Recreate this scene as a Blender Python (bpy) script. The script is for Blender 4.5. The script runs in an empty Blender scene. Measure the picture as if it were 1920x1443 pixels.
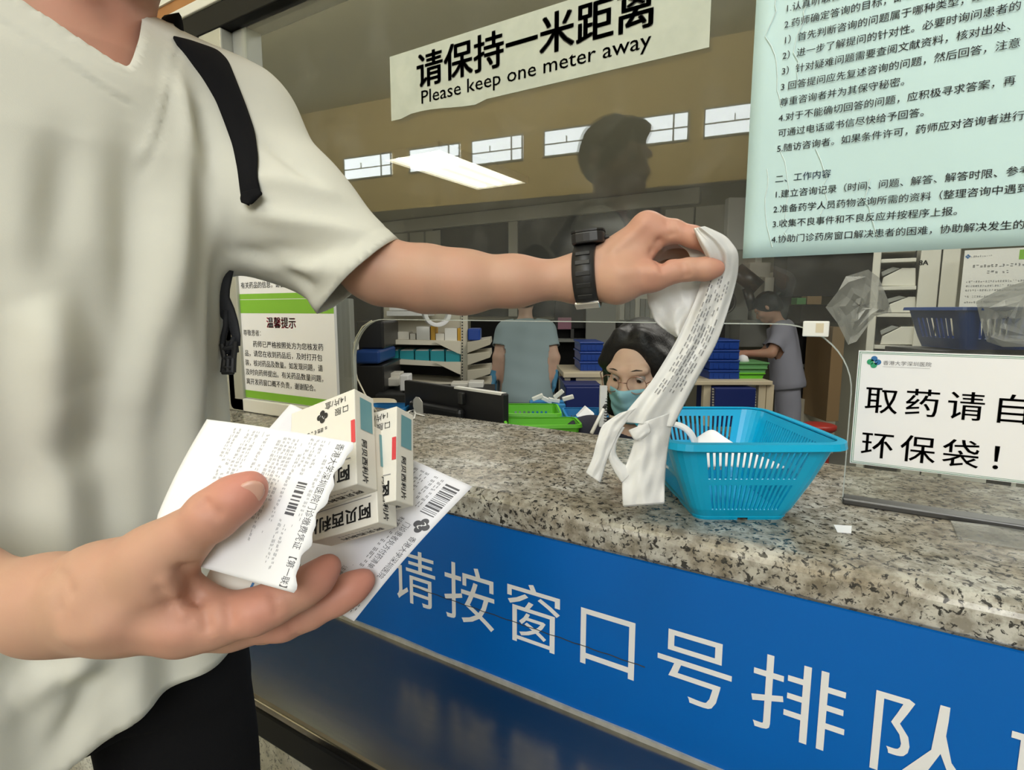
import bpy, bmesh, math, random
import numpy as np
from mathutils import Vector, Matrix
from mathutils.bvhtree import BVHTree

random.seed(7)
rng = np.random.default_rng(7)
scene = bpy.context.scene
COL = scene.collection

# ------------------------------------------------------------------ camera
EYE = 1.22                       # lens height above the floor
FOC = 1050.0                     # focal length in pixels of a 1920 x 1443 frame
YAW, PITCH = math.radians(31.6), math.radians(7.6)
FW = np.array([-math.sin(YAW) * math.cos(PITCH), math.cos(YAW) * math.cos(PITCH), -math.sin(PITCH)])
RT = np.array([math.cos(YAW), math.sin(YAW), 0.0])
UP = np.cross(RT, FW)
CAM = np.array([0.0, 0.0, EYE])
cam_data = bpy.data.cameras.new('camera')
cam_data.sensor_fit = 'HORIZONTAL'
cam_data.sensor_width = 36.0
cam_data.lens = 36.0 * FOC / 1920.0
cam_data.clip_start = 0.02
cam = bpy.data.objects.new('camera', cam_data)
COL.objects.link(cam)
M = Matrix(((RT[0], UP[0], -FW[0], CAM[0]), (RT[1], UP[1], -FW[1], CAM[1]), (RT[2], UP[2], -FW[2], CAM[2]), (0, 0, 0, 1)))
cam.matrix_world = M
scene.camera = cam

# ------------------------------------------------------------------ view, world, large lights
scene.view_settings.view_transform = 'Standard'
scene.view_settings.look = 'None'
scene.view_settings.gamma = 1.0
scene.view_settings.exposure = 0.0
scene.cycles.max_bounces = 10
scene.cycles.transparent_max_bounces = 24
scene.cycles.caustics_reflective = False
scene.cycles.caustics_refractive = False
scene.cycles.sample_clamp_indirect = 6.0

world = bpy.data.worlds.new('world')
scene.world = world
world.use_nodes = True
world.node_tree.nodes['Background'].inputs[0].default_value = (0.80, 0.84, 0.80, 1)
world.node_tree.nodes['Background'].inputs[1].default_value = 0.12


def area_light(name, loc, target, size, power, color):
    d = bpy.data.lights.new(name, 'AREA')
    d.shape = 'RECTANGLE'
    d.size, d.size_y = size
    d.energy = power
    d.color = color
    o = bpy.data.objects.new(name, d)
    COL.objects.link(o)
    o.location = loc
    o.rotation_euler = (Vector(target) - Vector(loc)).to_track_quat('-Z', 'Y').to_euler()
    return o


# added area lights for the hall, its rear wall and the dispensary
area_light('hall_added_light', (1.9, -3.4, 3.3), (-0.3, 0.5, 1.0), (2.6, 2.0), 150, (0.98, 1.0, 1.0))  # added key, hung well below the ceiling to light upright faces
area_light('hall_added_light', (-0.2, -0.9, 4.5), (-0.2, 0.4, 0.9), (1.6, 1.2), 45, (0.98, 1.0, 0.99))  # added overhead fill
area_light('rear_wall_added_light', (-3.6, -1.9, 4.5), (-4.0, -6.0, 2.8), (7.0, 0.6), 800, (1.0, 0.93, 0.74))  # added to light the rear wall so its reflection brightens the glass
area_light('dispensary_added_fill', (-0.2, 1.9, 2.47), (-0.2, 1.9, 0.0), (1.2, 0.6), 25, (1.0, 0.97, 0.88))  # this and the next two are added fills kept out of view
area_light('dispensary_added_fill', (0.7, 3.5, 2.47), (0.7, 3.5, 0.0), (0.6, 1.2), 24, (1.0, 0.97, 0.88))
area_light('dispensary_added_fill', (-4.4, 2.3, 2.47), (-4.4, 2.3, 0.0), (0.6, 1.2), 24, (1.0, 0.97, 0.88))


def ray(px, py):
    return FW + RT * ((px - 960.0) / FOC) + UP * ((721.5 - py) / FOC)


def P(px, py, w):
    """point of the place seen in direction (px, py) at depth w metres"""
    return CAM + ray(px, py) * w


def on_y(px, py, y):
    r = ray(px, py)
    return CAM + r * (y / r[1])


def on_z(px, py, z):
    r = ray(px, py)
    return CAM + r * ((z - EYE) / r[2])


def A(*v):
    return np.array(v, dtype=float)


def nrm(v):
    v = np.asarray(v, float)
    return v / max(1e-12, np.linalg.norm(v))


# ------------------------------------------------------------------ materials
MAT = {}


def mat(name, color, rough=0.5, metal=0.0, spec=0.5, noise=None, bump=None, sss=0.0, alpha=1.0, trans=0.0, coat=0.0, emit=None):
    """procedural principled material; noise = (scale, amount) varies the tone, bump = (scale, strength, distance)"""
    m = bpy.data.materials.new(name)
    m.use_nodes = True
    nt = m.node_tree
    b = nt.nodes['Principled BSDF']
    b.inputs['Base Color'].default_value = (*color, 1)
    b.inputs['Roughness'].default_value = rough
    b.inputs['Metallic'].default_value = metal
    b.inputs['Specular IOR Level'].default_value = spec
    b.inputs['Alpha'].default_value = alpha
    b.inputs['Transmission Weight'].default_value = trans
    b.inputs['Coat Weight'].default_value = coat
    if sss:
        b.inputs['Subsurface Weight'].default_value = sss
        b.inputs['Subsurface Radius'].default_value = (1.0, 0.35, 0.2)
        b.inputs['Subsurface Scale'].default_value = 0.006
    if emit:
        b.inputs['Emission Color'].default_value = (*emit[0], 1)
        b.inputs['Emission Strength'].default_value = emit[1]
    tc = nt.nodes.new('ShaderNodeTexCoord')
    if noise:
        n = nt.nodes.new('ShaderNodeTexNoise')
        n.inputs['Scale'].default_value = noise[0]
        n.inputs['Detail'].default_value = 4
        nt.links.new(tc.outputs['Object'], n.inputs['Vector'])
        mx = nt.nodes.new('ShaderNodeMix')
        mx.data_type = 'RGBA'
        k = noise[1]
        mx.inputs[6].default_value = (*[c * (1 - k) for c in color], 1)
        mx.inputs[7].default_value = (*[min(1, c * (1 + k)) for c in color], 1)
        nt.links.new(n.outputs['Fac'], mx.inputs[0])
        nt.links.new(mx.outputs[2], b.inputs['Base Color'])
    if bump:
        n = nt.nodes.new('ShaderNodeTexNoise')
        n.inputs['Scale'].default_value = bump[0]
        n.inputs['Detail'].default_value = 3
        nt.links.new(tc.outputs['Object'], n.inputs['Vector'])
        bp = nt.nodes.new('ShaderNodeBump')
        bp.inputs['Strength'].default_value = bump[1]
        bp.inputs['Distance'].default_value = bump[2]
        nt.links.new(n.outputs['Fac'], bp.inputs['Height'])
        nt.links.new(bp.outputs['Normal'], b.inputs['Normal'])
    MAT[name] = m
    return m


def granite(name, pale, mid, dark, scale, rough):
    """speckled stone: noise patches of two tones with dark flecks"""
    m = bpy.data.materials.new(name)
    m.use_nodes = True
    nt = m.node_tree
    N, L = nt.nodes, nt.links
    b = N['Principled BSDF']
    tc = N.new('ShaderNodeTexCoord')
    n1 = N.new('ShaderNodeTexNoise')
    n1.inputs['Scale'].default_value = 42 * scale
    n1.inputs['Detail'].default_value = 5
    n1.inputs['Roughness'].default_value = 0.65
    r1 = N.new('ShaderNodeValToRGB')
    r1.color_ramp.elements[0].position = 0.38
    r1.color_ramp.elements[0].color = (*mid, 1)
    r1.color_ramp.elements[1].position = 0.60
    r1.color_ramp.elements[1].color = (*pale, 1)
    n2 = N.new('ShaderNodeTexNoise')
    n2.inputs['Scale'].default_value = 115 * scale
    n2.inputs['Detail'].default_value = 4
    n2.inputs['Roughness'].default_value = 0.6
    n2.inputs['Distortion'].default_value = 0.6
    r2 = N.new('ShaderNodeValToRGB')
    r2.color_ramp.elements[0].position = 0.40
    r2.color_ramp.elements[0].color = (1, 1, 1, 1)
    r2.color_ramp.elements[1].position = 0.455
    r2.color_ramp.elements[1].color = (0, 0, 0, 1)
    n3 = N.new('ShaderNodeTexNoise')
    n3.inputs['Scale'].default_value = 9 * scale
    n3.inputs['Detail'].default_value = 3
    r3 = N.new('ShaderNodeValToRGB')
    r3.color_ramp.elements[0].position = 0.40
    r3.color_ramp.elements[0].color = (0.72, 0.66, 0.58, 1)
    r3.color_ramp.elements[1].position = 0.62
    r3.color_ramp.elements[1].color = (1, 1, 1, 1)
    mul = N.new('ShaderNodeMix')
    mul.data_type = 'RGBA'
    mul.blend_type = 'MULTIPLY'
    mul.inputs[0].default_value = 1.0
    mx = N.new('ShaderNodeMix')
    mx.data_type = 'RGBA'
    mx.inputs[7].default_value = (*dark, 1)
    for n in (n1, n2, n3):
        L.new(tc.outputs['Object'], n.inputs['Vector'])
    L.new(n1.outputs['Fac'], r1.inputs['Fac'])
    L.new(n2.outputs['Fac'], r2.inputs['Fac'])
    L.new(n3.outputs['Fac'], r3.inputs['Fac'])
    L.new(r1.outputs['Color'], mul.inputs[6])
    L.new(r3.outputs['Color'], mul.inputs[7])
    L.new(mul.outputs[2], mx.inputs[6])
    L.new(r2.outputs['Color'], mx.inputs[0])
    L.new(mx.outputs[2], b.inputs['Base Color'])
    b.inputs['Roughness'].default_value = rough
    MAT[name] = m
    return m


def glass_sheet(name, tint, haze, refl_rough=0.0):
    """clear sheet: Fresnel share of mirror reflection, a little settled dirt, finger smears and painted haze"""
    m = bpy.data.materials.new(name)
    m.use_nodes = True
    nt = m.node_tree
    N, L = nt.nodes, nt.links
    N.remove(N['Principled BSDF'])
    out = N['Material Output']
    tr = N.new('ShaderNodeBsdfTransparent')
    tr.inputs[0].default_value = (*tint, 1)
    gl = N.new('ShaderNodeBsdfGlossy')
    gl.inputs['Roughness'].default_value = refl_rough
    fr = N.new('ShaderNodeFresnel')
    geo = N.new('ShaderNodeNewGeometry')
    ior = N.new('ShaderNodeMapRange')
    ior.inputs[3].default_value = 1.5
    ior.inputs[4].default_value = 1 / 1.5      # rear faces: same share as the front ones
    L.new(geo.outputs['Backfacing'], ior.inputs[0])
    L.new(ior.outputs[0], fr.inputs['IOR'])
    mx = N.new('ShaderNodeMixShader')
    L.new(fr.outputs[0], mx.inputs[0])
    L.new(tr.outputs[0], mx.inputs[1])
    L.new(gl.outputs[0], mx.inputs[2])
    df = N.new('ShaderNodeBsdfDiffuse')
    df.inputs[0].default_value = (0.75, 0.74, 0.68, 1)
    tc = N.new('ShaderNodeTexCoord')
    n1 = N.new('ShaderNodeTexNoise')
    n1.inputs['Scale'].default_value = 7.0
    n1.inputs['Detail'].default_value = 6
    n1.inputs['Roughness'].default_value = 0.7
    L.new(tc.outputs['Object'], n1.inputs['Vector'])
    mr = N.new('ShaderNodeMapRange')
    mr.inputs[1].default_value = 0.50
    mr.inputs[2].default_value = 0.85
    mr.inputs[3].default_value = haze
    mr.inputs[4].default_value = haze * 4.5
    L.new(n1.outputs['Fac'], mr.inputs[0])
    mx2 = N.new('ShaderNodeMixShader')
    L.new(mr.outputs[0], mx2.inputs[0])
    L.new(mx.outputs[0], mx2.inputs[1])
    L.new(df.outputs[0], mx2.inputs[2])
    L.new(mx2.outputs[0], out.inputs['Surface'])
    MAT[name] = m
    return m


def film(name, color, opacity, rough=0.35):
    """thin plastic film: part see-through, part diffuse with a soft sheen"""
    m = bpy.data.materials.new(name)
    m.use_nodes = True
    nt = m.node_tree
    N, L = nt.nodes, nt.links
    b = N['Principled BSDF']
    b.inputs['Base Color'].default_value = (*color, 1)
    b.inputs['Roughness'].default_value = rough
    tr = N.new('ShaderNodeBsdfTransparent')
    mx = N.new('ShaderNodeMixShader')
    tc = N.new('ShaderNodeTexCoord')
    n1 = N.new('ShaderNodeTexNoise')
    n1.inputs['Scale'].default_value = 18.0
    n1.inputs['Detail'].default_value = 3
    L.new(tc.outputs['Object'], n1.inputs['Vector'])
    mr = N.new('ShaderNodeMapRange')
    mr.inputs[1].default_value = 0.3
    mr.inputs[2].default_value = 0.7
    mr.inputs[3].default_value = max(0, opacity - 0.07)
    mr.inputs[4].default_value = min(1, opacity + 0.07)
    L.new(n1.outputs['Fac'], mr.inputs[0])
    L.new(mr.outputs[0], mx.inputs[0])
    L.new(tr.outputs[0], mx.inputs[1])
    L.new(b.outputs[0], mx.inputs[2])
    L.new(mx.outputs[0], N['Material Output'].inputs['Surface'])
    MAT[name] = m
    return m


def brushed(name, color, rough, direction):
    """brushed steel: stretched noise in the roughness"""
    m = mat(name, color, rough, 1.0)
    nt = m.node_tree
    N, L = nt.nodes, nt.links
    tc = N.new('ShaderNodeTexCoord')
    mp = N.new('ShaderNodeMapping')
    mp.inputs['Scale'].default_value = direction
    n1 = N.new('ShaderNodeTexNoise')
    n1.inputs['Scale'].default_value = 60
    L.new(tc.outputs['Object'], mp.inputs[0])
    L.new(mp.outputs[0], n1.inputs['Vector'])
    mr = N.new('ShaderNodeMapRange')
    mr.inputs[3].default_value = rough * 0.75
    mr.inputs[4].default_value = rough * 1.35
    L.new(n1.outputs['Fac'], mr.inputs[0])
    L.new(mr.outputs[0], N['Principled BSDF'].inputs['Roughness'])
    return m


def skin_mat(name, color, red):
    """skin with redder knuckles and fingertips (vertex attribute 'flush') and fine tone variation"""
    m = mat(name, color, 0.52, 0, 0.35, bump=(420, 0.10, 0.0006), sss=0.10)
    nt = m.node_tree
    N, L = nt.nodes, nt.links
    at = N.new('ShaderNodeAttribute')
    at.attribute_name = 'flush'
    tc = N.new('ShaderNodeTexCoord')
    n1 = N.new('ShaderNodeTexNoise')
    n1.inputs['Scale'].default_value = 30
    n1.inputs['Detail'].default_value = 4
    L.new(tc.outputs['Object'], n1.inputs['Vector'])
    ad = N.new('ShaderNodeMath')
    ad.operation = 'MULTIPLY_ADD'
    ad.inputs[1].default_value = 0.5
    L.new(n1.outputs['Fac'], ad.inputs[0])
    L.new(at.outputs['Fac'], ad.inputs[2])
    sb = N.new('ShaderNodeMath')
    sb.operation = 'SUBTRACT'
    sb.use_clamp = True
    sb.inputs[1].default_value = 0.16
    L.new(ad.outputs[0], sb.inputs[0])
    mx = N.new('ShaderNodeMix')
    mx.data_type = 'RGBA'
    mx.inputs[6].default_value = (*color, 1)
    mx.inputs[7].default_value = (*red, 1)
    L.new(sb.outputs[0], mx.inputs[0])
    L.new(mx.outputs[2], N['Principled BSDF'].inputs['Base Color'])
    return m


skin_mat('skin', (0.50, 0.300, 0.205), (0.56, 0.215, 0.165))
skin_mat('skin_fair', (0.66, 0.46, 0.35), (0.62, 0.32, 0.25))
mat('nail', (0.58, 0.33, 0.25), 0.3, 0, 0.5)
mat('shirt_cotton', (0.64, 0.635, 0.555), 0.9, 0, 0.2, noise=(6, 0.04), bump=(900, 0.12, 0.0006))
mat('black_cloth', (0.008, 0.008, 0.009), 0.9, 0, 0.12, bump=(700, 0.2, 0.0008))
mat('black_webbing', (0.010, 0.011, 0.014), 0.7, 0, 0.4, bump=(500, 0.3, 0.0008))
mat('black_rubber', (0.012, 0.012, 0.012), 0.45, 0, 0.5)
mat('black_plastic', (0.014, 0.014, 0.015), 0.38, 0, 0.5)
mat('dark_equipment', (0.022, 0.023, 0.024), 0.5, 0, 0.4, noise=(3, 0.2))
mat('hair_black', (0.008, 0.007, 0.007), 0.5, 0, 0.35, bump=(160, 0.5, 0.002))
mat('steel_plain', (0.62, 0.61, 0.57), 0.25, 1.0)
brushed('steel_brushed', (0.27, 0.26, 0.235), 0.22, (0.2, 6, 1))
mat('steel_dark', (0.10, 0.10, 0.10), 0.4, 0.9)
granite('granite_top', (0.52, 0.505, 0.45), (0.24, 0.22, 0.18), (0.035, 0.033, 0.03), 1.15, 0.20)
granite('granite_wall', (0.62, 0.62, 0.57), (0.46, 0.46, 0.42), (0.16, 0.16, 0.15), 1.25, 0.3)
mat('sign_blue', (0.0, 0.115, 0.46), 0.35, 0, 0.25, noise=(5, 0.07))
mat('sign_white', (0.80, 0.80, 0.80), 0.5)
mat('paper_white', (0.82, 0.82, 0.83), 0.75, 0, 0.3, noise=(9, 0.02))
mat('paper_receipt', (0.84, 0.845, 0.865), 0.6, 0, 0.35, noise=(12, 0.015))
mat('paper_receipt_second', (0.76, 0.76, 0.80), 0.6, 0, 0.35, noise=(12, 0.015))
mat('poster_blue', (0.52, 0.70, 0.70), 0.55, 0, 0.3, noise=(4, 0.06))
mat('poster_line', (0.70, 0.82, 0.81), 0.5)
mat('ink_black', (0.012, 0.012, 0.012), 0.6)
mat('ink_soft', (0.20, 0.20, 0.21), 0.7)
mat('ink_pale', (0.36, 0.36, 0.38), 0.7)
mat('ink_mid', (0.09, 0.09, 0.10), 0.7)
mat('ink_blue', (0.20, 0.30, 0.46), 0.6)
mat('ink_red', (0.76, 0.05, 0.11), 0.6)
mat('green_print', (0.21, 0.47, 0.035), 0.45, noise=(6, 0.06))
mat('green_dark', (0.02, 0.22, 0.10), 0.5)
mat('logo_blue', (0.02, 0.14, 0.36), 0.5)
mat('logo_green', (0.02, 0.30, 0.14), 0.5)
film('sign_film', (0.62, 0.66, 0.56), 0.62, 0.5)
mat('basket_cyan', (0.0, 0.39, 0.66), 0.32, 0, 0.5, noise=(8, 0.05))
mat('basket_navy', (0.008, 0.05, 0.22), 0.4, 0, 0.5)
mat('crate_blue', (0.008, 0.05, 0.30), 0.38, 0, 0.5, noise=(6, 0.1))
mat('crate_deep', (0.006, 0.018, 0.13), 0.45)
mat('tray_blue', (0.02, 0.20, 0.48), 0.4)
mat('tray_green', (0.14, 0.52, 0.03), 0.4, noise=(8, 0.08))
mat('tray_green_dull', (0.12, 0.33, 0.12), 0.45)
mat('bin_teal', (0.02, 0.30, 0.36), 0.4)
mb_ = mat('bag_plastic', (0.90, 0.90, 0.885), 0.38, 0, 0.45, bump=(60, 0.45, 0.003))
_t = mb_.node_tree
_tl = _t.nodes.new('ShaderNodeBsdfTranslucent')
_tl.inputs[0].default_value = (0.88, 0.88, 0.87, 1)
_mx = _t.nodes.new('ShaderNodeMixShader')
_mx.inputs[0].default_value = 0.3
_t.links.new(_t.nodes['Principled BSDF'].outputs[0], _mx.inputs[1])
_t.links.new(_tl.outputs[0], _mx.inputs[2])
_t.links.new(_mx.outputs[0], _t.nodes['Material Output'].inputs['Surface'])
mat('bag_print', (0.25, 0.25, 0.26), 0.5)
mat('cream_metal', (0.60, 0.56, 0.45), 0.5, noise=(3, 0.05))
mat('cream_wood', (0.62, 0.54, 0.38), 0.5, noise=(5, 0.08))
mat('white_paint', (0.66, 0.65, 0.58), 0.5, noise=(3, 0.04))
mat('white_plastic', (0.78, 0.77, 0.72), 0.4)
mat('grey_paint', (0.30, 0.31, 0.29), 0.5)
mat('box_card', (0.74, 0.71, 0.63), 0.55, 0, 0.35, noise=(25, 0.03))
mat('box_print_teal', (0.14, 0.32, 0.36), 0.5)
mat('box_print_red', (0.62, 0.05, 0.06), 0.5)
mat('box_amber', (0.62, 0.34, 0.03), 0.5)
mat('box_brown', (0.33, 0.22, 0.11), 0.6)
mat('pink_print', (0.42, 0.20, 0.28), 0.5)
mat('red_plastic', (0.42, 0.04, 0.03), 0.4)
mat('scrub_blue', (0.36, 0.47, 0.50), 0.85, 0, 0.2, bump=(300, 0.15, 0.001))
mat('scrub_lilac', (0.33, 0.34, 0.41), 0.85, 0, 0.2, bump=(300, 0.15, 0.001))
mat('jacket_dark', (0.03, 0.03, 0.045), 0.85, 0, 0.2, bump=(300, 0.15, 0.001))
mat('glove_blue', (0.10, 0.34, 0.58), 0.45)
mat('mask_blue', (0.30, 0.58, 0.68), 0.75, 0, 0.2)
mat('wire_rose', (0.45, 0.26, 0.20), 0.3, 0.8)
mat('eye_white_shaded', (0.44, 0.40, 0.37), 0.3)  # sclera tinted darker, the shade of the lids is in the colour
mat('eye_dark', (0.02, 0.014, 0.01), 0.1)
mat('lip', (0.48, 0.20, 0.17), 0.45)
mat('floor_tile', (0.34, 0.34, 0.31), 0.3, noise=(2, 0.1))
mat('ceiling_olive', (0.62, 0.59, 0.42), 0.85, noise=(2, 0.04))
mat('hall_ceiling', (0.50, 0.49, 0.36), 0.9)
mat('hall_wall_dark', (0.07, 0.065, 0.055), 0.7, noise=(1, 0.1))
mat('hall_wall_ochre', (0.62, 0.47, 0.20), 0.8, noise=(1, 0.05))
mat('back_wall', (0.36, 0.35, 0.27), 0.8, noise=(2, 0.06))
mat('wall_side', (0.36, 0.35, 0.30), 0.8)
mat('window_dark', (0.035, 0.042, 0.045), 0.15, 0, 0.5)
mat('header_black', (0.006, 0.006, 0.006), 0.5, 0, 0.15)
mat('header_wood', (0.32, 0.13, 0.03), 0.45, noise=(14, 0.15))
mat('header_orange', (0.62, 0.27, 0.05), 0.45)
mat('post_grey', (0.42, 0.42, 0.36), 0.4, 0.3)
mat('edge_bright', (0.42, 0.45, 0.42), 0.3, 0, 0.5)
glass_sheet('screen_glass', (0.94, 0.955, 0.94), 0.018)  # haze raised to put brightness into the upper glass
film('clear_film', (0.50, 0.50, 0.47), 0.42, 0.3)
film('acrylic_sheet', (0.74, 0.74, 0.68), 0.30, 0.15)
mat('lamp_panel', (0.9, 0.9, 0.85), 0.5, emit=((1.0, 0.94, 0.78), 1.15))
mat('lamp_tube', (0.9, 0.9, 0.85), 0.5, emit=((1.0, 0.97, 0.88), 6.0))
mat('edging_grey', (0.46, 0.46, 0.43), 0.4, 0.3, noise=(70, 0.35))
mat('lit_window', (0.9, 0.9, 0.9), 0.5, emit=((0.86, 0.95, 1.0), 11.0))
mat('notice_white', (0.80, 0.80, 0.76), 0.5)  # plain off-white sheet

# ------------------------------------------------------------------ building helpers
class MB:
    """collects faces; build() links them as ONE mesh object"""

    def __init__(self):
        self.v, self.f, self.mi, self.uv = [], [], [], None

    def add(self, verts, faces, mi=0):
        o = len(self.v)
        self.v.extend([tuple(map(float, p)) for p in verts])
        self.f.extend([tuple(int(i) + o for i in f) for f in faces])
        self.mi.extend([mi] * len(faces))
        return self

    def obox(self, o, u, v, w, mi=0):
        """box from corner o along three edge vectors"""
        o, u, v, w = map(np.asarray, (o, u, v, w))
        pts = [o, o + u, o + u + v, o + v, o + w, o + u + w, o + u + v + w, o + v + w]
        fs = [(0, 3, 2, 1), (4, 5, 6, 7), (0, 1, 5, 4), (1, 2, 6, 5), (2, 3, 7, 6), (3, 0, 4, 7)]
        if np.dot(np.cross(u, v), w) < 0:
            fs = [f[::-1] for f in fs]
        return self.add(pts, fs, mi)

    def box(self, lo, hi, mi=0):
        lo, hi = A(*lo), A(*hi)
        d = hi - lo
        return self.obox(lo, A(d[0], 0, 0), A(0, d[1], 0), A(0, 0, d[2]), mi)

    def prism(self, pts, ext, mi=0):
        """closed planar outline pts (3-D) pushed along ext"""
        n = len(pts)
        pts = [A(*p) for p in pts]
        ext = A(*ext)
        nv = sum(np.cross(pts[i] - pts[0], pts[(i + 1) % n] - pts[0]) for i in range(1, n - 1))
        f0, f1 = tuple(range(n)), tuple(range(n, 2 * n))
        sides = [(i, (i + 1) % n, n + (i + 1) % n, n + i) for i in range(n)]
        if np.dot(nv, ext) > 0:
            faces = [f0[::-1], f1] + sides
        else:
            faces = [f0, f1[::-1]] + [s[::-1] for s in sides]
        return self.add(pts + [p + ext for p in pts], faces, mi)

    def tube(self, path, r, n=8, closed=False, mi=0, caps=True, flat=1.0, upv=None):
        path = [A(*p) for p in path]
        m = len(path)
        rs = r if hasattr(r, '__len__') else [r] * m
        rings = []
        up = A(0, 0, 1) if upv is None else A(*upv)
        prev = None
        for i in range(m):
            a = path[(i - 1) % m] if (closed or i > 0) else path[i]
            b = path[(i + 1) % m] if (closed or i < m - 1) else path[i]
            t = nrm(b - a)
            if prev is None:
                s = np.cross(t, up)
                if np.linalg.norm(s) < 1e-3:
                    s = np.cross(t, A(1, 0, 0))
                s = nrm(s)
            else:
                s = nrm(prev - t * np.dot(prev, t))
            prev = s
            q = np.cross(t, s)
            rings.append([path[i] + rs[i] * (s * math.cos(2 * math.pi * k / n) + flat * q * math.sin(2 * math.pi * k / n)) for k in range(n)])
        verts = [p for rg in rings for p in rg]
        faces = []
        for i in range(m if closed else m - 1):
            j = (i + 1) % m
            for k in range(n):
                k2 = (k + 1) % n
                faces.append((i * n + k, j * n + k, j * n + k2, i * n + k2))
        if caps and not closed:
            faces.append(tuple(range(n)))
            faces.append(tuple((m - 1) * n + k for k in range(n))[::-1])
        return self.add(verts, [f[::-1] for f in faces], mi)

    def lathe(self, base, axis, prof, n=24, mi=0):
        """profile of (distance along axis, radius)"""
        base, axis = A(*base), nrm(axis)
        s = np.cross(axis, A(0, 0, 1))
        if np.linalg.norm(s) < 1e-3:
            s = A(1, 0, 0)
        s = nrm(s)
        q = np.cross(axis, s)
        verts = [base + axis * h + r * (s * math.cos(2 * math.pi * k / n) + q * math.sin(2 * math.pi * k / n)) for h, r in prof for k in range(n)]
        m = len(prof)
        faces = [(i * n + k, i * n + (k + 1) % n, (i + 1) * n + (k + 1) % n, (i + 1) * n + k) for i in range(m - 1) for k in range(n)]
        faces += [tuple(range(n))[::-1], tuple((m - 1) * n + k for k in range(n))]
        return self.add(verts, faces, mi)

    def grid(self, fn, nu, nv, mi=0, skip=None):
        verts = [fn(i / nu, j / nv) for j in range(nv + 1) for i in range(nu + 1)]
        faces = [(j * (nu + 1) + i, j * (nu + 1) + i + 1, (j + 1) * (nu + 1) + i + 1, (j + 1) * (nu + 1) + i)
                 for j in range(nv) for i in range(nu) if not (skip and skip(i, j))]
        return self.add(verts, faces, mi)

    def build(self, name, m, parent=None, smooth=False, bevel=0.0, solid=0.0, subsurf=0, offset=0.0, seg=2):
        return obj(name, self.v, self.f, m, parent, smooth, bevel, solid, subsurf, offset, self.mi, seg)


def wloc(o):
    p = np.zeros(3)
    while o is not None:
        p += A(*o.location)
        o = o.parent
    return p


def obj(name, verts, faces, m, parent=None, smooth=False, bevel=0.0, solid=0.0, subsurf=0, offset=0.0, mi=None, seg=2):
    """one mesh object; verts are given in the place's own coordinates"""
    me = bpy.data.meshes.new(name)
    V = np.asarray(verts, dtype=float)
    if parent is not None:
        base = wloc(parent)
    else:
        base = A((V[:, 0].min() + V[:, 0].max()) / 2, (V[:, 1].min() + V[:, 1].max()) / 2, V[:, 2].min())
    V = V - base
    me.from_pydata(V.tolist(), [], [tuple(f) for f in faces])
    ms = m if isinstance(m, (list, tuple)) else [m]
    for k in ms:
        me.materials.append(MAT[k])
    if mi is not None and len(ms) > 1:
        me.polygons.foreach_set('material_index', np.array(mi, dtype=np.int32))
    if smooth:
        me.polygons.foreach_set('use_smooth', np.ones(len(me.polygons), dtype=bool))
    me.validate()
    me.update()
    o = bpy.data.objects.new(name, me)
    COL.objects.link(o)
    if parent is not None:
        o.parent = parent
    else:
        o.location = base
    if subsurf:
        md = o.modifiers.new('subsurf', 'SUBSURF')
        md.levels = md.render_levels = subsurf
    if solid:
        md = o.modifiers.new('solidify', 'SOLIDIFY')
        md.thickness = solid
        md.offset = offset
    if bevel:
        md = o.modifiers.new('bevel', 'BEVEL')
        md.width = bevel
        md.segments = seg
        md.limit_method = 'ANGLE'
        md.angle_limit = math.radians(40)
    return o


def tag(o, label=None, cat=None, group=None, kind=None):
    if label:
        o['label'] = label
    if cat:
        o['category'] = cat
    if group:
        o['group'] = group
    if kind:
        o['kind'] = kind
    return o


def thing(name, label, cat, loc, group=None):
    """an Empty at the thing's base that parents its parts"""
    o = bpy.data.objects.new(name, None)
    o.empty_display_size = 0.05
    COL.objects.link(o)
    o.location = tuple(map(float, loc))
    return tag(o, label, cat, group)


def struct(o, label=None, cat=None):
    return tag(o, label, cat, kind='structure')


def dup(root, shift, label=None):
    """a copy of a thing with copies of its parts and sub-parts"""
    r = root.copy()
    COL.objects.link(r)
    r.location = Vector(root.location) + Vector(tuple(map(float, shift)))
    if label:
        r['label'] = label
    for ch in list(root.children):
        c = ch.copy()
        COL.objects.link(c)
        c.parent = r
        for g in list(ch.children):
            d = g.copy()
            COL.objects.link(d)
            d.parent = c
    return r


# ------------------------------------------------------------------ writing
_glyph = {}


def text2d(body):
    """flat glyph mesh of one line: size 1, starts at x = 0, baseline y = 0; returns verts, faces, width"""
    key = body
    if key not in _glyph:
        c = bpy.data.curves.new('line', 'FONT')
        c.body = body
        c.size = 1.0
        c.resolution_u = 2
        c.fill_mode = 'FRONT'
        o = bpy.data.objects.new('line', c)
        COL.objects.link(o)
        dg = bpy.context.evaluated_depsgraph_get()
        me = bpy.data.meshes.new_from_object(o.evaluated_get(dg))
        v = np.array([tuple(p.co)[:2] for p in me.vertices]) if len(me.vertices) else np.zeros((0, 2))
        f = [tuple(p.vertices) for p in me.polygons]
        bpy.data.objects.remove(o)
        bpy.data.curves.remove(c)
        bpy.data.meshes.remove(me)
        _glyph[key] = (v, f, float(v[:, 0].max()) if len(v) else 0.0)
    return _glyph[key]


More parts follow.
